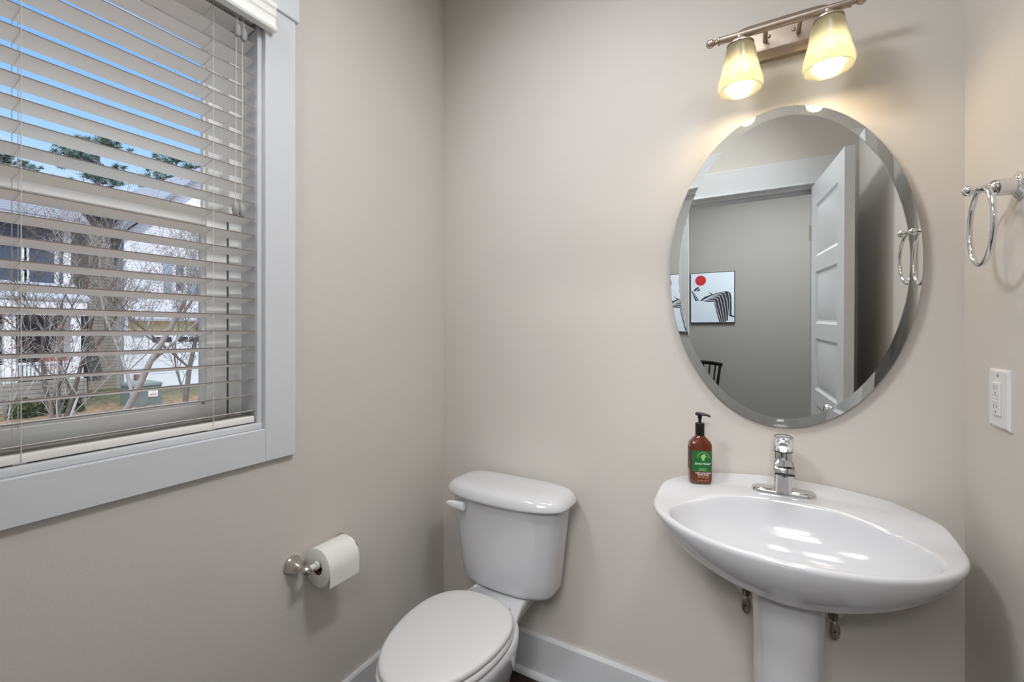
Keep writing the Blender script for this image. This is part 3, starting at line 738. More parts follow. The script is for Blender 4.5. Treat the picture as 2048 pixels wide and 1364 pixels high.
for zz, s in ((0.0468, 'EUCALYPTUS'), (0.0435, 'SPEARMINT'), (0.0402, 'ESSENTIAL OIL')): text_bm(bm, s, 0.0036, face_M(0.003, zz, 0.0006))
obj('list_lettering', bm, M_LGREEN, lab, local=True, weld=False)
bm = BM(); text_bm(bm, 'DEEP CLEANSING', 0.0054, face_M(0.004, 0.0335, 0.0006), ext=0.0003); text_bm(bm, 'HAND WASH', 0.0054, face_M(0.004, 0.0285, 0.0006), ext=0.0003)
obj('name_lettering', bm, M_WHITE, bo, local=True, weld=False)
bm = BM(); text_bm(bm, 'WITH NATURAL', 0.0042, face_M(0.004, 0.0242, 0.0006)); text_bm(bm, 'ESSENTIAL OILS', 0.0042, face_M(0.004, 0.0202, 0.0006)); text_bm(bm, '8 FL OZ / 236 mL', 0.0042, face_M(0.004, 0.0115, 0.0006))
obj('small_lettering', bm, M_PEACH, bo, local=True, weld=False)

# ------------------------------------------------------------------ mirror
mi = thing('wall_mirror', 'oval frameless mirror on the back wall above the sink', 'mirror', (1.236, -0.012, 1.02))
MT = math.radians(1.0); MC = Vector((1.236, -0.022, 1.4755)); MA, MB = 0.303, 0.4545
MM = Matrix.Translation(MC) @ Matrix.Rotation(MT, 4, 'X')   # top leans out from the wall
def oval(inset, y, n=160): return [MM @ Vector(((MA - inset) * math.cos(2 * PI * k / n), y, (MB - inset) * math.sin(2 * PI * k / n))) for k in range(n)]
bm = BM(); loft(bm, [oval(0.0003, 0.0), oval(0.0, -0.0003), oval(0.0, -0.0018), oval(0.0255, -0.0042)])
obj('glass', bm, M_MGLASS, mi, sharp=1)
bm = BM(); loft(bm, [oval(0.0004, 0.0002), oval(0.0004, 0.0028)]); obj('silvered_back', bm, M_SILVER, mi, sharp=20)

# ------------------------------------------------------------------ vanity light
vl = thing('vanity_light', 'brushed nickel two lamp vanity light glowing above the oval mirror', 'wall lamp', (1.232, 0, 2.09))
bm = BM()
def pl(hx, hz, y, cx=1.234, cz=2.140, p=7): return [Vector((q.x, y, q.y)) for q in rrect(cx, cz, hx, hz, 0, p, 56)]
loft(bm, [pl(0.118, 0.056, 0.0), pl(0.118, 0.056, -0.018), pl(0.112, 0.050, -0.024), pl(0.104, 0.045, -0.026), pl(0.100, 0.043, -0.034), pl(0.094, 0.038, -0.037)])
obj('backplate', bm, M_LNICKEL, vl, sharp=25)
for xx in (1.204, 1.264):
    bm = BM(); ball(bm, (xx, -0.037, 2.138), 0.0055, (1, 0.8, 1), 14, 8); obj('cap_nut', bm, M_LNICKEL, vl)
BZL, BYL = 2.117, -0.118
bm = BM(); tube(bm, [(1.083, BYL, BZL), (1.378, BYL, BZL)], 0.0098, 20); obj('bar', bm, M_LNICKEL, vl)
for sg, xe in ((-1, 1.083), (1, 1.378)):
    bm = BM(); lathe(bm, [(0.0098, -0.001), (0.0112, 0.0), (0.0112, 0.004), (0.0065, 0.006), (0.0060, 0.009), (0.0075, 0.011), (0.0055, 0.013), (0.0055, 0.020), (0.0, 0.021)], (xe, BYL, BZL), (sg, 0, 0), 28); ball(bm, (xe + sg * 0.0235, BYL, BZL), 0.0118, u=28, v=18); obj('finial', bm, M_LNICKEL, vl, weld=False)
for xx in (1.195, 1.275):
    bm = BM(); tube(bm, [(xx, -0.034, 2.128), (xx, -0.075, 2.126), (xx, BYL + 0.006, BZL)], 0.0065, 14); obj('arm', bm, M_LNICKEL, vl)
for xx in (1.1355, 1.3335):
    yy = -0.128
    bm = BM(); lathe(bm, [(0.0, -0.001), (0.009, -0.001), (0.011, -0.003), (0.010, -0.008), (0.015, -0.012), (0.024, -0.018), (0.034, -0.026), (0.034, -0.030), (0.0, -0.030)], (xx, yy, BZL - 0.006), n=36)
    so = obj('socket_cup', bm, M_LNICKEL, vl, sharp=30)
    zt = BZL - 0.034
    bm = BM()
    op = [(0.022, 0.0), (0.029, -0.0005), (0.034, -0.005), (0.0375, -0.018), (0.043, -0.048), (0.0500, -0.080), (0.0550, -0.096), (0.0570, -0.106), (0.0562, -0.116), (0.0535, -0.124)]
    ip = [(r - 0.0030, h + (0.0 if i else -0.003)) for i, (r, h) in enumerate(op)]
    lathe(bm, op + ip[::-1], (xx, yy, zt), n=56)
    bm.faces.ensure_lookup_table()
    for f in [f for f in bm.faces if len(f.verts) > 4]: bm.faces.remove(f)
    obj('glass_shade', bm, M_SHADE, so, sharp=60)
    bm = BM(); lathe(bm, [(0.0, -0.058), (0.014, -0.058), (0.020, -0.065), (0.027, -0.078), (0.0295, -0.092), (0.026, -0.107), (0.015, -0.118), (0.0, -0.121)], (xx, yy, zt - 0.004), n=32)
    obj('bulb', bm, M_BULB, so, sharp=60, label='glowing light bulb')
    bm = BM(); lathe(bm, [(0.0, 0.0), (0.013, 0.0), (0.0142, -0.020), (0.0145, -0.0582), (0.0, -0.0582)], (xx, yy, zt - 0.004), n=24); obj('bulb_base', bm, M_PLATE, so, sharp=40)

# ------------------------------------------------------------------ towel ring
trg = thing('towel_ring', 'polished chrome towel ring on the right wall', 'towel ring', (W, -0.27, 1.577))
TY, TZ = -0.27, 1.577
bm = BM(); lathe(bm, [(0.0, 0.0), (0.027, 0.0), (0.027, 0.004), (0.021, 0.008), (0.0165, 0.010), (0.0165, 0.030), (0.0155, 0.040), (0.010, 0.046), (0.0065, 0.050), (0.0060, 0.068), (0.0, 0.070)], (W, TY, TZ), (-1, 0, 0), 40)
ball(bm, (W - 0.0725, TY, TZ), 0.0105, u=32, v=20)
obj('post', bm, M_CHROME, trg, sharp=42, weld=False)
bm = BM(); tube(bm, [(1.566 + 0.006 * math.sin(2 * PI * k / 64), TY + 0.0755 * math.sin(2 * PI * k / 64), TZ - 0.0735 + 0.0755 * math.cos(2 * PI * k / 64)) for k in range(64)], 0.0048, 14, closed=True)
obj('ring', bm, M_CHROME, trg)

# ------------------------------------------------------------------ outlet
ou = thing('wall_outlet', 'white outlet with wall plate on the right wall beside the sink', 'outlet', (W, -0.196, 1.155))
OY, OZ = -0.196, 1.155
bm = BM(); loft(bm, [[Vector((W - d, OY + sy * (0.0445 - i), OZ + sz * (0.0615 - i))) for sy, sz in ((-1, -1), (1, -1), (1, 1), (-1, 1))] for d, i in ((0.0, 0.0), (0.0035, 0.0), (0.007, 0.005))]); wp = obj('wall_plate', bm, M_PLATE, ou, sharp=15)
bm = BM(); box(bm, (W - 0.0108, OY - 0.0175, OZ - 0.0345), (W - 0.006, OY + 0.0175, OZ + 0.0345), 0.0012, 1); rc = obj('receptacle', bm, M_PLATE, ou)
for zz in (0.0195, -0.0195):
    for dy, hh in ((0.006, 0.0045), (-0.006, 0.0036)):
        bm = BM(); box(bm, (W - 0.0111, OY + dy - 0.0009, OZ + zz + 0.004 - hh), (W - 0.0105, OY + dy + 0.0009, OZ + zz + 0.004 + hh)); obj('slot', bm, M_SLOT, rc)
    bm = BM(); lathe(bm, [(0, 0), (0.0022, 0), (0.0022, 0.0006), (0, 0.0006)], (W - 0.0106, OY, OZ + zz - 0.0075), (-1, 0, 0), 14); obj('ground_hole', bm, M_SLOT, rc)
for zz in (0.0028, -0.0040):
    bm = BM(); box(bm, (W - 0.0118, OY - 0.013, OZ + zz - 0.0026), (W - 0.0104, OY + 0.013, OZ + zz + 0.0026), 0.0005, 1); obj('test_button', bm, M_PLATE, rc)
bm = BM(); box(bm, (W - 0.01085, OY - 0.0155, OZ + 0.0062), (W - 0.0105, OY + 0.0155, OZ + 0.0070)); obj('button_gap', bm, M_SLOT, rc)
for zz in (-0.0483, 0.0483):
    bm = BM(); lathe(bm, [(0, 0), (0.0032, 0), (0.0028, 0.0010), (0, 0.0012)], (W - 0.0069, OY, OZ + zz), (-1, 0, 0), 16); obj('screw', bm, M_PLATE if zz < 0 else M_SLOT, wp)

# ------------------------------------------------------------------ paper holder and roll
PZ = 0.617
ph = thing('toilet_paper_holder', 'brushed nickel two post toilet paper holder on the left wall', 'paper holder', (0, -0.62, PZ))
for yy in (-0.700, -0.536):
    bm = BM(); lathe(bm, [(0.0, 0.0), (0.0265, 0.0), (0.0265, 0.004), (0.0235, 0.008), (0.0215, 0.012), (0.0195, 0.024), (0.0150, 0.036), (0.0095, 0.043), (0.0085, 0.050), (0.0085, 0.060), (0.0, 0.061)], (0, yy, PZ), (1, 0, 0), 40); ball(bm, (0.0665, yy, PZ), 0.0142, u=32, v=20)
    obj('post', bm, M_NICKEL, ph, sharp=45, weld=False)
RX = 0.066
bm = BM(); tube(bm, [(RX, -0.693, PZ), (RX, -0.672, PZ)], 0.0085, 18); tube(bm, [(RX, -0.673, PZ), (RX, -0.610, PZ)], 0.0125, 22); tube(bm, [(RX, -0.611, PZ), (RX, -0.550, PZ)], 0.0112, 22); tube(bm, [(RX, -0.552, PZ), (RX, -0.540, PZ)], 0.008, 18)
obj('roller', bm, M_ROLLER, ph, weld=False, label='pale spring roller')
RCZ = PZ - 0.0085; RR, RI = 0.0560, 0.0215
rol = thing('toilet_paper_roll', 'white toilet paper roll on the nickel holder below the window', 'toilet paper', (RX, -0.6125, RCZ))
bm = BM()
def cyl_ring(r, y, n=56): return [Vector((RX + r * math.cos(2 * PI * k / n), y, RCZ + r * math.sin(2 * PI * k / n))) for k in range(n)]
ya, yb = -0.665, -0.560
loft(bm, [cyl_ring(RI, ya + 0.001), cyl_ring(RR - 0.0015, ya), cyl_ring(RR, ya + 0.0015), cyl_ring(RR, yb - 0.0015), cyl_ring(RR - 0.0015, yb), cyl_ring(RI, yb - 0.001), cyl_ring(RI, ya + 0.001)], False, False)
pr = obj('paper', bm, M_PAPER, rol, sharp=50)
bm = BM(); loft(bm, [cyl_ring(RI - 0.0003, ya + 0.0012), cyl_ring(RI - 0.0003, yb - 0.0012), cyl_ring(RI - 0.0012, yb - 0.0012), cyl_ring(RI - 0.0012, ya + 0.0012), cyl_ring(RI - 0.0003, ya + 0.0012)], False, False); obj('cardboard_core', bm, M_CARD, rol)
bm = BM(); rows = []    # loose end hugging the roll, then hanging down in front
prof = [(RR + 0.0012) * Vector((math.cos(a), 0, math.sin(a))) for a in [math.radians(70 - 10 * k) for k in range(8)]]
prof += [Vector((RR + 0.0012, 0, -0.012)), Vector((RR + 0.0010, 0, -0.026)), Vector((RR + 0.0008, 0, -0.036)), Vector((RR + 0.0004, 0, -0.045))]
inn = [Vector((q.x - 0.0006 * math.cos(min(1.2, max(0, math.atan2(q.z, q.x)))), 0, q.z - 0.0006 * math.sin(max(0, math.atan2(q.z, q.x))))) for q in prof]
loft(bm, [[Vector((RX + q.x, y, RCZ + q.z)) for q in prof + inn[::-1]] for y in (ya + 0.0004, yb - 0.0004)])
obj('loose_sheet', bm, M_PAPER, rol, weld=False)

# ================================================================== HALL: picture and chair
pc = thing('framed_print', 'square print of striped legs and a red disc hanging on the hall wall', 'picture', (0.73, HB, 1.262))
PX0, PX1, PZ0, PZ1 = 0.520, 0.942, 1.262, 1.787
PYF = HB + 0.024
M_SKYB = mat('pale_blue_canvas', rgb(198, 214, 232), 0.6, var=0.02); M_RED = mat('red_print', rgb(176, 34, 44), 0.6); M_NAVY = mat('charcoal_print', rgb(40, 40, 46), 0.6)
bm = BM(); box(bm, (PX0, HB + 0.001, PZ0), (PX1, HB + 0.026, PZ1), 0.001, 1); box(bm, (PX0 + 0.005, HB + 0.02, PZ0 + 0.005), (PX1 - 0.005, HB + 0.0262, PZ1 - 0.005)); fr = obj('frame', bm, M_BLKWOOD, pc, weld=False)
bm = BM(); box(bm, (PX0 + 0.006, HB + 0.02, PZ0 + 0.006), (PX1 - 0.006, HB + 0.0272, PZ1 - 0.006)); ca = obj('canvas', bm, M_SKYB, pc)
pw, phh = PX1 - PX0, PZ1 - PZ0
def art(pts, m, name, d=0.0006):    # picture units 0..1, as seen in the mirror (x to the right stays x)
    bm = BM(); prism(bm, [(PX0 + x * pw, HB + 0.0271, PZ0 + (1 - y) * phh) for x, y in pts], (0, d, 0)); return bm
bm = BM(); prism(bm, [(PX0 + (0.24 + 0.125 * math.cos(2 * PI * k / 36)) * pw, HB + 0.0271, PZ0 + 0.845 * phh + 0.125 * pw * math.sin(2 * PI * k / 36)) for k in range(36)], (0, 0.0006, 0)); obj('red_disc', bm, M_RED, ca)
bm = art([(0.08, 0.345), (0.11, 0.31), (0.16, 0.285), (0.20, 0.285), (0.22, 0.32), (0.22, 0.35), (0.17, 0.365), (0.10, 0.365)], M_NAVY, 'h')
b2 = art([(0.02, 0.35), (0.07, 0.37), (0.20, 0.555), (0.12, 0.56)], M_NAVY, 'h'); me = bpy.data.meshes.new('x'); b2.to_mesh(me); bm.from_mesh(me)
b2 = art([(0.22, 0.555), (0.33, 0.48), (0.48, 0.44), (0.40, 0.375), (0.52, 0.435), (0.66, 0.40), (0.82, 0.385), (0.90, 0.41), (0.925, 0.5), (0.93, 0.70), (0.925, 0.845), (1.0, 0.885), (0.97, 0.895), (0.88, 0.87), (0.85, 0.84), (0.85, 0.95), (0.80, 0.985), (0.66, 0.985), (0.60, 0.80), (0.56, 0.66), (0.545, 0.585), (0.40, 0.58)], M_NAVY, 'h'); b2.to_mesh(me); bm.from_mesh(me)
obj('figure', bm, M_NAVY, ca, weld=False)
bm = BM()
def stripe(pts, wd=0.010):
    for (x0, y0), (x1, y1) in zip(pts, pts[1:]):
        dx, dy = x1 - x0, y1 - y0; L = math.hypot(dx, dy) or 1; nx, ny = -dy / L * wd / 2, dx / L * wd / 2
        prism(bm, [(PX0 + x * pw, HB + 0.0278, PZ0 + (1 - y) * phh) for x, y in ((x0 + nx, y0 + ny), (x1 + nx, y1 + ny), (x1 - nx, y1 - ny), (x0 - nx, y0 - ny))], (0, 0.0003, 0))
for i in range(5):
    o = i * 0.055
    stripe([(0.27 + o * 0.5, 0.555 - o * 0.2), (0.42 + o * 0.4, 0.55 - o * 0.42), (0.56 + o * 0.95, 0.565 - o * 0.75), (0.585 + o * 1.1, 0.66 - o * 0.5), (0.64 + o, 0.82), (0.69 + o * 0.75, 0.98)])
stripe([(0.86, 0.41), (0.89, 0.55), (0.885, 0.85)]); stripe([(0.055, 0.37), (0.165, 0.56)]); stripe([(0.12, 0.365), (0.21, 0.30)], 0.015)
obj('stripes', bm, M_SKYB, ca, weld=False)

ch = thing('spindle_chair', 'black spindle back chair in the hall, seen in the mirror', 'chair', (0.62, -3.20, 0), math.radians(0))
CX, CY = 0.62, -3.18
bm = BM(); loft(bm, [[Vector((p.x, p.y, z)) for p in shrink(rrect(CX, CY, 0.225, 0.215, 0, 3.2, 48), f)] for f, z in ((0.93, 0.42), (0.99, 0.427), (1.0, 0.44), (0.98, 0.452), (0.8, 0.447), (0.3, 0.443))]); obj('seat', bm, M_BLKWOOD, ch, sharp=60)
for sx_, sy_ in ((-1, 1), (1, 1), (-1, -1), (1, -1)):
    bm = BM(); tube(bm, [(CX + sx_ * 0.15, CY + sy_ * 0.14, 0.43), (CX + sx_ * 0.185, CY + sy_ * 0.18, 0.22), (CX + sx_ * 0.22, CY + sy_ * 0.215, 0.0)], [0.015, 0.019, 0.012], 12); obj('leg', bm, M_BLKWOOD, ch)
for sx_ in (-1, 1):
    bm = BM(); tube(bm, [(CX + sx_ * 0.19, CY - 0.185, 0.19), (CX + sx_ * 0.19, CY + 0.185, 0.19)], 0.009, 10); obj('stretcher', bm, M_BLKWOOD, ch)
bm = BM(); arc = []
for k in range(25):     # curved top rail around the back and sides
    a = math.radians(-35 - 110 * k / 24.0 * 1.0)
    arc.append((CX + 0.265 * math.cos(a), CY + 0.03 + 0.265 * math.sin(a), 0.865 - 0.012 * abs(k - 12) / 12))
loft(bm, [[Vector(p) + Vector((math.cos(2 * PI * j / 12) * 0.011 * (Vector(p) - Vector((CX, CY + 0.03, p[2]))).normalized().x, math.cos(2 * PI * j / 12) * 0.011 * (Vector(p) - Vector((CX, CY + 0.03, p[2]))).normalized().y, 0.018 * math.sin(2 * PI * j / 12))) for j in range(12)] for p in arc]); obj('top_rail', bm, M_BLKWOOD, ch)
for k in range(1, 24, 3):
    p = arc[k]; a = math.radians(-35 - 110 * k / 24.0)
    bm = BM(); tube(bm, [(CX + 0.185 * math.cos(a), CY + 0.185 * math.sin(a), 0.44), (CX + 0.23 * math.cos(a), CY + 0.02 + 0.23 * math.sin(a), 0.65), p], [0.009, 0.0085, 0.007] if k not in (1, 22) else [0.016, 0.015, 0.012], 10)
    obj('spindle', bm, M_BLKWOOD, ch)

# ================================================================== OUTSIDE
GZ = -0.95
def at(px, X, py=None):
    """point seen past picture column px on the plane x=-X (used to lay out the street)"""
    fwd = Vector((-math.sin(YAW), math.cos(YAW), 0)); rt = Vector((math.cos(YAW), math.sin(YAW), 0))
    r = fwd + rt * (px - 1024) / 878.0; t = (-X - CAM.x) / r.x; y = CAM.y + t * r.y
    if py is None: return y
    return y, CAM.z + t * (663 - py) / 878.0

def ground_mat():
    m = bpy.data.materials.new('straw_and_grass'); m.use_nodes = True; n = m.node_tree.nodes; l = m.node_tree.links; b = n['Principled BSDF']; b.inputs['Roughness'].default_value = 0.95
    tx = n.new('ShaderNodeTexCoord'); t = n.new('ShaderNodeTexNoise'); t.inputs['Scale'].default_value = 0.35; t.inputs['Detail'].default_value = 5
    t2 = n.new('ShaderNodeTexNoise'); t2.inputs['Scale'].default_value = 9; t2.inputs['Detail'].default_value = 6
    l.new(tx.outputs['Object'], t.inputs['Vector']); l.new(tx.outputs['Object'], t2.inputs['Vector'])
    st = n.new('ShaderNodeValToRGB'); st.color_ramp.elements[0].position = .3; st.color_ramp.elements[1].position = .7; st.color_ramp.elements[0].color = rgb(116, 82, 64); st.color_ramp.elements[1].color = rgb(190, 150, 118)
    gr = n.new('ShaderNodeValToRGB'); gr.color_ramp.elements[0].position = .3; gr.color_ramp.elements[1].position = .7; gr.color_ramp.elements[0].color = rgb(60, 62, 42); gr.color_ramp.elements[1].color = rgb(120, 120, 88)
    l.new(t2.outputs['Fac'], st.inputs[0]); l.new(t2.outputs['Fac'], gr.inputs[0])
    sp = n.new('ShaderNodeSeparateXYZ'); l.new(tx.outputs['Object'], sp.inputs[0])
    ad = n.new('ShaderNodeMath'); ad.operation = 'MULTIPLY_ADD'; l.new(sp.outputs['X'], ad.inputs[0]); ad.inputs[1].default_value = -0.25; ad.inputs[2].default_value = -4.3
    ad2 = n.new('ShaderNodeMath'); ad2.operation = 'MULTIPLY_ADD'; l.new(t.outputs['Fac'], ad2.inputs[0]); ad2.inputs[1].default_value = 1.6; l.new(ad.outputs[0], ad2.inputs[2]); ad2.use_clamp = True
    x = n.new('ShaderNodeMix'); x.data_type = 'RGBA'; l.new(ad2.outputs[0], x.inputs[0]); l.new(st.outputs[0], x.inputs[6]); l.new(gr.outputs[0], x.inputs[7]); l.new(x.outputs[2], b.inputs['Base Color'])
    return m
bm = BM(); box(bm, (-90, -40, GZ - 0.3), (-T, 60, GZ)); o = obj('ground', bm, ground_mat()); struct(o)

M_NAVYSID = banded('slate_blue_siding', rgb(86, 96, 112), rgb(58, 66, 80), 2.6)
M_TANSID = banded('grey_tan_siding', rgb(158, 152, 140), rgb(112, 106, 98), 2.6)
M_WHTSID = banded('white_siding', rgb(232, 234, 240), rgb(196, 200, 210), 2.4)
M_SHING = banded('grey_shingles', rgb(124, 126, 136), rgb(88, 90, 100), 2.8, distort=1.5)
M_EXTTRIM = mat('white_exterior_trim', rgb(236, 238, 242), 0.5)
M_DKWIN = mat('dark_house_window', rgb(70, 84, 104), 0.12, spec=0.8)
M_SHUT = mat('blue_grey_shutter', rgb(150, 170, 188), 0.6)
M_STONE = mat('yellow_tan_stucco', rgb(232, 216, 172), 0.9, var=0.1, vscale=3)
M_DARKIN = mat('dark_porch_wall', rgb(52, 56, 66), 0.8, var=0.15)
M_BOXG = mat('utility_green_paint', rgb(122, 132, 128), 0.5, var=0.05)
M_ROOFLT = mat('pale_porch_roof', rgb(172, 176, 182), 0.7, var=0.1)
def brick_mat():
    m = bpy.data.materials.new('red_brown_brick'); m.use_nodes = True; n = m.node_tree.nodes; l = m.node_tree.links
    tx = n.new('ShaderNodeTexCoord'); mp = n.new('ShaderNodeMapping'); mp.inputs['Rotation'].default_value = (0, 0, 0)
    br = n.new('ShaderNodeTexBrick'); br.inputs['Scale'].default_value = 4.2; br.inputs['Color1'].default_value = rgb(150, 112, 98); br.inputs['Color2'].default_value = rgb(126, 92, 82); br.inputs['Mortar'].default_value = rgb(190, 182, 172)
    sp = n.new('ShaderNodeSeparateXYZ'); cb = n.new('ShaderNodeCombineXYZ'); l.new(tx.outputs['Object'], sp.inputs[0]); l.new(sp.outputs['Y'], cb.inputs['X']); l.new(sp.outputs['Z'], cb.inputs['Y']); l.new(cb.outputs[0], mp.inputs[0]); l.new(mp.outputs[0], br.inputs['Vector']); l.new(br.outputs['Color'], n['Principled BSDF'].inputs['Base Color']); return m
M_BRICK = brick_mat()

def ext_window(parent, x, y0, y1, z0, z1, m_pane=None, mull=1, name='window'):
    bm = BM(); t = 0.10
    box(bm, (x, y0 - t, z0 - t), (x + 0.06, y0, z1 + t)); box(bm, (x, y1, z0 - t), (x + 0.06, y1 + t, z1 + t)); box(bm, (x, y0, z1), (x + 0.06, y1, z1 + t)); box(bm, (x, y0, z0 - t), (x + 0.08, y1, z0))
    box(bm, (x + 0.01, y0, (z0 + z1) / 2 - 0.03), (x + 0.05, y1, (z0 + z1) / 2 + 0.03))
    wn = obj(name, bm, M_EXTTRIM, parent, weld=False)
    bm = BM(); box(bm, (x + 0.005, y0, z0), (x + 0.02, y1, z1)); obj('pane', bm, m_pane or M_DKWIN, wn)

# --- left house: slate blue, porch with white rail
XA = 18.0
hA = thing('house', 'slate blue two storey house with white porch rail seen through the window', 'house', (-XA, 1.5, GZ))
yc = at(140, XA); yl = -6.0
zE = at(100, XA, 446)[1]; zF0, zF1 = at(70, XA, 632)[1], at(70, XA, 600)[1]
bm = BM(); box(bm, (-XA - 7, yl, GZ), (-XA, yc, zE)); obj('wall', bm, M_NAVYSID, hA)
bm = BM(); prism(bm, [(-XA + 0.45, yl, zE - 0.05), (-XA + 0.45, yl, zE + 0.12), (-XA - 3.5, yl, zE + 2.2), (-XA - 7.4, yl, zE + 0.1), (-XA - 7.4, yl, zE - 0.05)], (0, yc + 0.35 - yl, 0)); obj('roof', bm, M_SHING, hA)
bm = BM(); box(bm, (-XA + 0.40, yl, zE - 0.22), (-XA + 0.52, yc + 0.35, zE + 0.05)); obj('gutter', bm, M_EXTTRIM, hA)
bm = BM(); box(bm, (-XA, yc - 0.16, GZ), (-XA + 0.05, yc + 0.01, zE)); obj('corner_board', bm, M_EXTTRIM, hA)
za, zb = at(80, XA, 566)[1], at(80, XA, 490)[1]
ext_window(hA, -XA, at(57, XA), at(108, XA), za, zb); ext_window(hA, -XA, at(-40, XA), at(42, XA), za, zb)
bm = BM(); XP = XA - 1.2
ypr = at(160, XP)
prism(bm, [(-XA, yl, zF1 + 0.55), (-XP + 0.2, yl, zF1 + 0.02), (-XP + 0.2, yl, zF1 - 0.05), (-XA, yl, zF1 - 0.05)], (0, ypr + 0.2 - yl, 0)); obj('porch_roof', bm, M_ROOFLT, hA)
bm = BM(); box(bm, (-XP - 0.1, yl, zF0), (-XP + 0.16, ypr + 0.12, zF1 - 0.03)); obj('porch_beam', bm, M_EXTTRIM, hA)
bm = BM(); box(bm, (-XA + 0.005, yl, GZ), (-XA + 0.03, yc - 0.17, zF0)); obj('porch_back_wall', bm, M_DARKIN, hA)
zd = at(80, XP, 762)[1]
bm = BM(); box(bm, (-XA, yl, GZ), (-XP + 0.2, ypr + 0.1, zd)); obj('porch_floor', bm, M_TANSID, hA)
for px in (18, 150):
    y = at(px, XP); bm = BM(); box(bm, (-XP - 0.11, y - 0.11, zd), (-XP + 0.11, y + 0.11, zF0), 0.02); box(bm, (-XP - 0.15, y - 0.15, zd), (-XP + 0.15, y + 0.15, zd + 0.5), 0.02); obj('porch_post', bm, M_EXTTRIM, hA, weld=False)
ra, rb_ = at(24, XP), at(142, XP); zr = at(80, XP, 724)[1]
bm = BM(); box(bm, (-XP - 0.04, ra, zr - 0.07), (-XP + 0.04, rb_, zr)); box(bm, (-XP - 0.03, ra, zd + 0.08), (-XP + 0.03, rb_, zd + 0.14)); rail = obj('porch_rail', bm, M_EXTTRIM, hA, weld=False)
nb = 15
for k in range(1, nb):
    y = ra + (rb_ - ra) * k / nb; bm = BM(); box(bm, (-XP - 0.02, y - 0.028, zd + 0.1), (-XP + 0.02, y + 0.028, zr - 0.05)); obj('baluster', bm, M_EXTTRIM, rail)
bm = BM(); box(bm, (-XA + 0.5, at(75, XA - 0.5), zd + 0.004), (-XA + 1.0, at(122, XA - 0.5), zd + 0.75), 0.02); tag(obj('brick_planter', bm, mat('red_brick_planter', rgb(168, 92, 74), 0.8)), 'red planter box on the porch behind the white rail', 'planter')

# --- right house: white siding with garage, tan wing
XB = 20.0
hB = thing('house', 'white sided house with garage door and blue grey shutters seen through the window', 'house', (-XB, 8, GZ))
y0, y1 = at(255, XB), at(560, XB)
ye0, ze0 = at(255, XB, 462); yr, zr_ = at(440, XB, 330)
bm = BM(); prism(bm, [(-XB, y0, GZ), (-XB, y1, GZ), (-XB, y1, ze0), (-XB, yr, zr_), (-XB, y0, ze0)], (-9, 0, 0)); obj('wall', bm, M_WHTSID, hB)
bm = BM()
for a, b in (((y0 - 0.35, ze0 - 0.22), (yr, zr_)), ((y1 + 0.35, ze0 - 0.22), (yr, zr_))):
    prism(bm, [(-XB + 0.35, a[0], a[1]), (-XB + 0.35, b[0], b[1]), (-XB + 0.35, b[0], b[1] + 0.22), (-XB + 0.35, a[0], a[1] + 0.22)], (-9.5, 0, 0))
obj('roof', bm, M_SHING, hB, weld=False)
# tan wing set back on the left
yw0 = at(138, XB + 3)
zw = at(200, XB + 3, 452)[1]
bm = BM(); box(bm, (-XB - 8, yw0, GZ), (-XB - 1.0, y0, zw)); obj('tan_wing', bm, M_TANSID, hB, label='grey tan lap sided wing')
bm = BM(); prism(bm, [(-XB - 0.6, yw0 - 0.3, zw - 0.1), (-XB - 0.6, yw0 - 0.3, zw + 0.12), (-XB - 4.5, yw0 - 0.3, zw + 1.5), (-XB - 8.4, yw0 - 0.3, zw + 0.1)], (0, y0 - yw0 + 0.3, 0)); obj('wing_roof', bm, M_SHING, hB)
bm = BM(); box(bm, (-XB - 0.02, y0 - 0.12, GZ), (-XB + 0.05, y0 + 0.10, ze0)); obj('corner_board', bm, M_EXTTRIM, hB)
# upper window with shutters
wa, zt_ = at(345, XB, 520); wb, zb_ = at(372, XB, 583)
ext_window(hB, -XB, wa + 0.1, wb - 0.1, zb_, zt_, M_DKWIN)
for c in ((at(327, XB), at(343, XB)), (at(375, XB), at(398, XB))):
    bm = BM(); box(bm, (-XB, c[0], zb_ - 0.1), (-XB + 0.05, c[1], zt_ + 0.1), 0.01); obj('shutter', bm, M_SHUT, hB)
# shed roof ledge over the garage, stucco band, doors
yl0 = at(262, XB); zl0, zl1 = at(330, XB, 640)[1], at(330, XB, 622)[1]
bm = BM(); prism(bm, [(-XB, y0, zl1), (-XB + 0.35, y0, zl0 + 0.03), (-XB + 0.35, y0, zl0 - 0.05), (-XB, y0, zl0 - 0.05)], (0, y1 - y0, 0)); obj('garage_eave', bm, M_ROOFLT, hB)
zg = at(330, XB, 668)[1]
bm = BM(); box(bm, (-XB, y0, zg), (-XB + 0.10, y1, zl0)); obj('stucco_band', bm, M_STONE, hB, label='yellow tan band above the garage doors')
bm = BM(); box(bm, (-XB, at(285, XB), GZ + 0.02), (-XB + 0.07, at(470, XB), zg - 0.05)); gd = obj('garage_door', bm, M_EXTTRIM, hB)
zw1, zw0 = at(330, XB, 674)[1], at(330, XB, 684)[1]
for a, b in ((303, 320), (322, 341), (355, 374), (376, 398)):
    bm = BM(); box(bm, (-XB + 0.07, at(a, XB), zw0), (-XB + 0.085, at(b, XB), zw1)); obj('door_window', bm, mat('dark_garage_window', rgb(56, 60, 66), 0.2), gd)
for zz in (0.55, 1.05, 1.52):
    bm = BM(); box(bm, (-XB + 0.07, at(286, XB), GZ + zz), (-XB + 0.074, at(468, XB), GZ + zz + 0.02)); obj('panel_groove', bm, mat('pale_groove', rgb(190, 194, 202), 0.6), gd)
bm = BM(); box(bm, (-XB + 0.05, at(266, XB), GZ), (-XB + 0.3, at(284, XB), at(275, XB, 748)[1])); obj('brick_pier', bm, M_BRICK, hB)

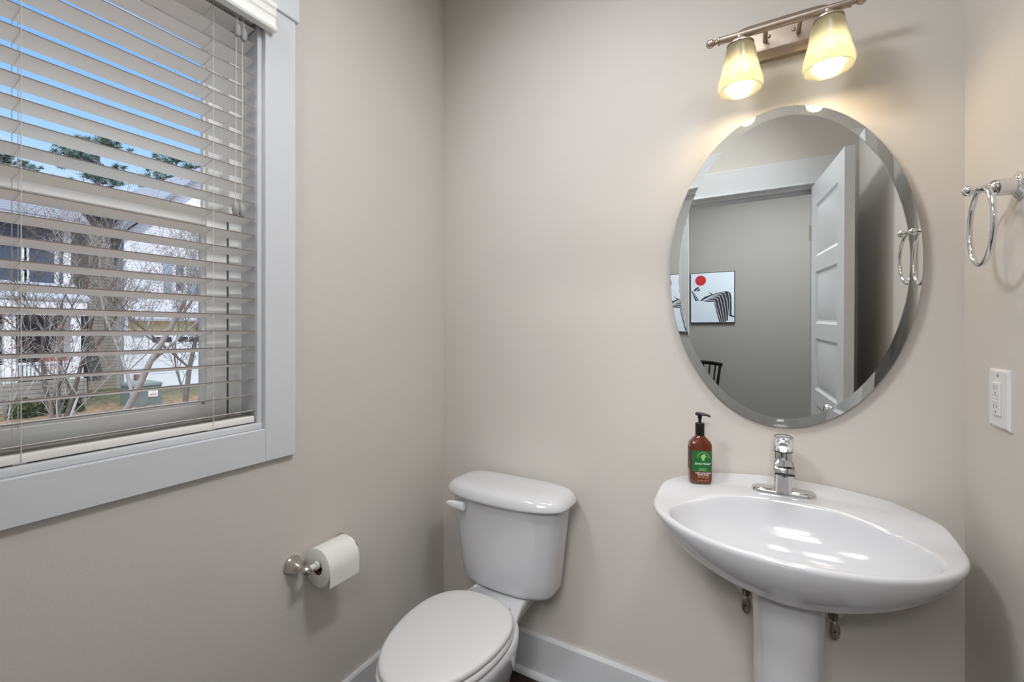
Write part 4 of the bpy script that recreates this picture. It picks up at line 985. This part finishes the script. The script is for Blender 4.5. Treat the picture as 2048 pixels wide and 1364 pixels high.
# --- utility boxes
def ubox(px0, px1, X, h, label, sticker=False):
    a, b = at(px0, X), at(px1, X)
    u = thing('utility_box', label, 'utility box', (-X, (a + b) / 2, GZ))
    bm = BM(); loft(bm, [[Vector((-X + sx_ * f, (a + b) / 2 + sy_ * f * (b - a), GZ + z)) for sx_, sy_ in ((0.42, -0.5), (0.42, 0.5), (-0.42, 0.5), (-0.42, -0.5))] for f, z in ((1.0, 0.0), (0.97, h * 0.82), (1.04, h * 0.83), (0.98, h * 0.93), (0.6, h))]); c = obj('cabinet', bm, M_BOXG, u, sharp=20)
    if sticker:
        bm = BM(); box(bm, (-X + 0.41, (a + b) / 2 + 0.02, GZ + h * 0.34), (-X + 0.43, (a + b) / 2 + 0.26, GZ + h * 0.62)); s = obj('warning_sticker', bm, M_WHITE, u)
        bm = BM(); box(bm, (-X + 0.43, (a + b) / 2 + 0.04, GZ + h * 0.42), (-X + 0.434, (a + b) / 2 + 0.22, GZ + h * 0.46)); obj('sticker_line', bm, M_PEACH, s)
ubox(252, 312, 15.5, 0.72, 'green utility box with white sticker on the ground before the white garage', True)
ubox(104, 168, 9.6, 0.30, 'low dark green utility box in the straw near the window')
ubox(376, 412, 12.0, 0.34, 'small dark green utility box at the foot of the leaning tree')

# --- trees
M_BARK = mat('pale_grey_bark', rgb(158, 155, 151), 0.9, var=0.22, vscale=10); M_TWIG = mat('brown_grey_bark', rgb(104, 97, 92), 0.9, var=0.2, vscale=10)
M_POD = mat('rust_seed_pods', rgb(132, 98, 84), 0.9, var=0.3, vscale=3)
M_PINE = mat('dark_pine_needles', rgb(110, 126, 116), 0.9, var=0.35, vscale=1.2); M_PTRUNK = mat('pine_trunk', rgb(150, 140, 134), 0.9, var=0.2)
def bare_tree(px, X, stems, hgt, r0, seed, label, barkm, pods, spread=0.5, lean=(0, 0), depth=4):
    rnd = random.Random(seed); yb = at(px, X)
    t = thing('bare_tree', label, 'tree', (-X, yb, GZ), group=None)
    bm = BM(); tips = []; nseg = [0]
    def grow(p, d, L, r, lev):
        if nseg[0] > 2600: return
        pts = [p]; dd = d.copy(); n = 4 if lev < 2 else 3
        for i in range(n):
            dd = (dd + Vector((rnd.uniform(-1, 1), rnd.uniform(-1, 1), rnd.uniform(-0.3, 0.7))) * (0.10 + 0.03 * lev)).normalized()
            pts.append(pts[-1] + dd * L / n)
        tube(bm, pts, [max(0.0032, r * (1 - 0.45 * i / n)) for i in range(n + 1)], 7 if lev < 2 else 3, caps=False); nseg[0] += 1
        if lev >= depth: tips.append(pts[-1]); tips.append(pts[-2]); return
        for i in range(1, n + 1):
            for _ in range(2 if lev > 0 else 1):
                if rnd.random() < 0.25 and i < n: continue
                side = Vector((rnd.uniform(-1, 1), rnd.uniform(-1, 1), rnd.uniform(-0.15, 0.8))).normalized()
                nd = (dd * 0.75 + side * (0.55 + 0.12 * lev)).normalized()
                grow(pts[i], nd, L * rnd.uniform(0.45, 0.72), r * (1 - 0.45 * i / n) * rnd.uniform(0.42, 0.6), lev + 1)
        tips.append(pts[-1])
    for s in range(stems):
        a = 2 * PI * (s + rnd.random() * 0.5) / stems
        d = Vector((math.cos(a) * spread + lean[0], math.sin(a) * spread + lean[1], 1.0)).normalized()
        grow(Vector((-X + 0.08 * math.cos(a), yb + 0.08 * math.sin(a), GZ - 0.02)), d, hgt * rnd.uniform(0.45, 0.6), r0 * rnd.uniform(0.8, 1.1), 0)
    o = obj('branches', bm, barkm, t, weld=False, sharp=80)
    if pods:
        bm = BM(); rnd.shuffle(tips)
        for p in tips[:pods]:
            for _ in range(3):
                q = p + Vector((rnd.uniform(-1, 1), rnd.uniform(-1, 1), rnd.uniform(-1, 1))) * 0.07; s = rnd.uniform(0.010, 0.022)
                v = [bm.verts.new(q + Vector(e) * s) for e in ((1, 0, -0.6), (-0.6, 0.9, -0.6), (-0.6, -0.9, -0.6), (0.1, 0.1, 1))]
                for f in ((0, 1, 2), (0, 3, 1), (1, 3, 2), (2, 3, 0)): bm.faces.new([v[i] for i in f])
        o = obj('seed_pods', bm, M_POD, t, weld=False); o['kind'] = 'stuff'
    return t
bare_tree(222, 11.5, 5, 6.4, 0.075, 5, 'pale multi stemmed bare tree with rust seed pods before the blue house', M_BARK, 420, 0.55, depth=5)
bare_tree(372, 10.0, 2, 6.5, 0.075, 9, 'bare tree leaning in front of the white house garage', M_TWIG, 160, 0.25, (0.0, 0.12))
bare_tree(70, 8.2, 4, 2.9, 0.030, 21, 'small bare sapling with rust pods at the lower left of the window', M_BARK, 110, 0.7, depth=3)
bare_tree(120, 13.5, 3, 5.2, 0.05, 33, 'thin brown bare tree in front of the slate blue house', M_TWIG, 160, 0.3)
def pine(px, X, top_py, rad, seed, label):
    rnd = random.Random(seed); y, zt = at(px, X, top_py)
    t = thing('pine_tree', label, 'tree', (-X, y, GZ), group=None)
    bm = BM(); tube(bm, [(-X, y, GZ), (-X + 0.1, y + 0.1, zt * 0.5), (-X, y, zt - 0.3)], [0.22, 0.16, 0.05], 9)
    br = []
    for k in range(44):
        h = zt - 0.3 - (k / 44.0) * 6.5; a = rnd.uniform(0, 2 * PI); L = rad * (0.35 + 0.65 * min(1, (zt - h) / 3.2)) * rnd.uniform(0.6, 1.1)
        e = Vector((-X + L * math.cos(a), y + L * math.sin(a), h + L * 0.25)); br.append((Vector((-X, y, h)), e))
        tube(bm, [(-X, y, h), e], [0.04, 0.012], 5)
    obj('trunk', bm, M_PTRUNK, t, weld=False)
    bm = BM()
    for a, e in br:
        for c in range(7):
            p = a.lerp(e, 0.35 + 0.65 * c / 6) + Vector((rnd.uniform(-1, 1), rnd.uniform(-1, 1), rnd.uniform(-0.4, 0.9))) * 0.42
            for _ in range(64):
                d = Vector((rnd.gauss(0, 1), rnd.gauss(0, 1), rnd.gauss(0.4, 0.8))).normalized(); q = p + d * rnd.uniform(0.0, 0.12); s = d.cross(Vector((rnd.random(), rnd.random(), rnd.random()))).normalized() * 0.026
                L = rnd.uniform(0.14, 0.30)
                bm.faces.new([bm.verts.new(q - s), bm.verts.new(q + s), bm.verts.new(q + d * L)])
    o = obj('needles', bm, M_PINE, t, weld=False); o['kind'] = 'stuff'
pine(196, 33, 270, 2.6, 3, 'tall dark pine rising behind the houses near the window centre')
pine(352, 36, 308, 2.6, 4, 'dark pine rising behind the white house at the right of the window')
pine(2, 44, 300, 2.6, 6, 'dark pine behind the blue house at the left edge of the window')

M_SHRUB = mat('olive_shrub_leaves', rgb(96, 104, 66), 0.9, var=0.35, vscale=3)
def shrub(px, X, r, h, seed, label):
    rnd = random.Random(seed); y = at(px, X)
    bm = BM()
    for _ in range(1500):
        a = rnd.uniform(0, 2 * PI); e = math.asin(rnd.uniform(0, 1)); k = rnd.uniform(0.7, 1.0)
        p = Vector((-X + r * k * math.cos(a) * math.cos(e), y + r * k * math.sin(a) * math.cos(e), GZ + h * k * math.sin(e)))
        d = Vector((rnd.gauss(0, 1), rnd.gauss(0, 1), rnd.gauss(0.3, 1))).normalized(); t = d.cross(Vector((rnd.random(), rnd.random(), rnd.random()))).normalized() * 0.03
        bm.faces.new([bm.verts.new(p - t), bm.verts.new(p + t), bm.verts.new(p + d * 0.10)])
    sh = thing('shrub', label, 'shrub', (-X, y, GZ), group=None)
    o = obj('leaves', bm, M_SHRUB, sh, weld=False); o['kind'] = 'stuff'
    bm = BM(); tube(bm, [(-X, y, GZ), (-X + 0.02, y, GZ + h * 0.7)], [0.03, 0.012], 7); obj('stem', bm, M_TWIG, sh)
shrub(44, 15.6, 0.27, 0.5, 1, 'olive shrub at the left end of the white porch rail')
shrub(92, 15.7, 0.27, 0.46, 2, 'olive shrub below the middle of the white porch rail')
shrub(142, 15.6, 0.27, 0.5, 3, 'olive shrub at the foot of the right porch post')
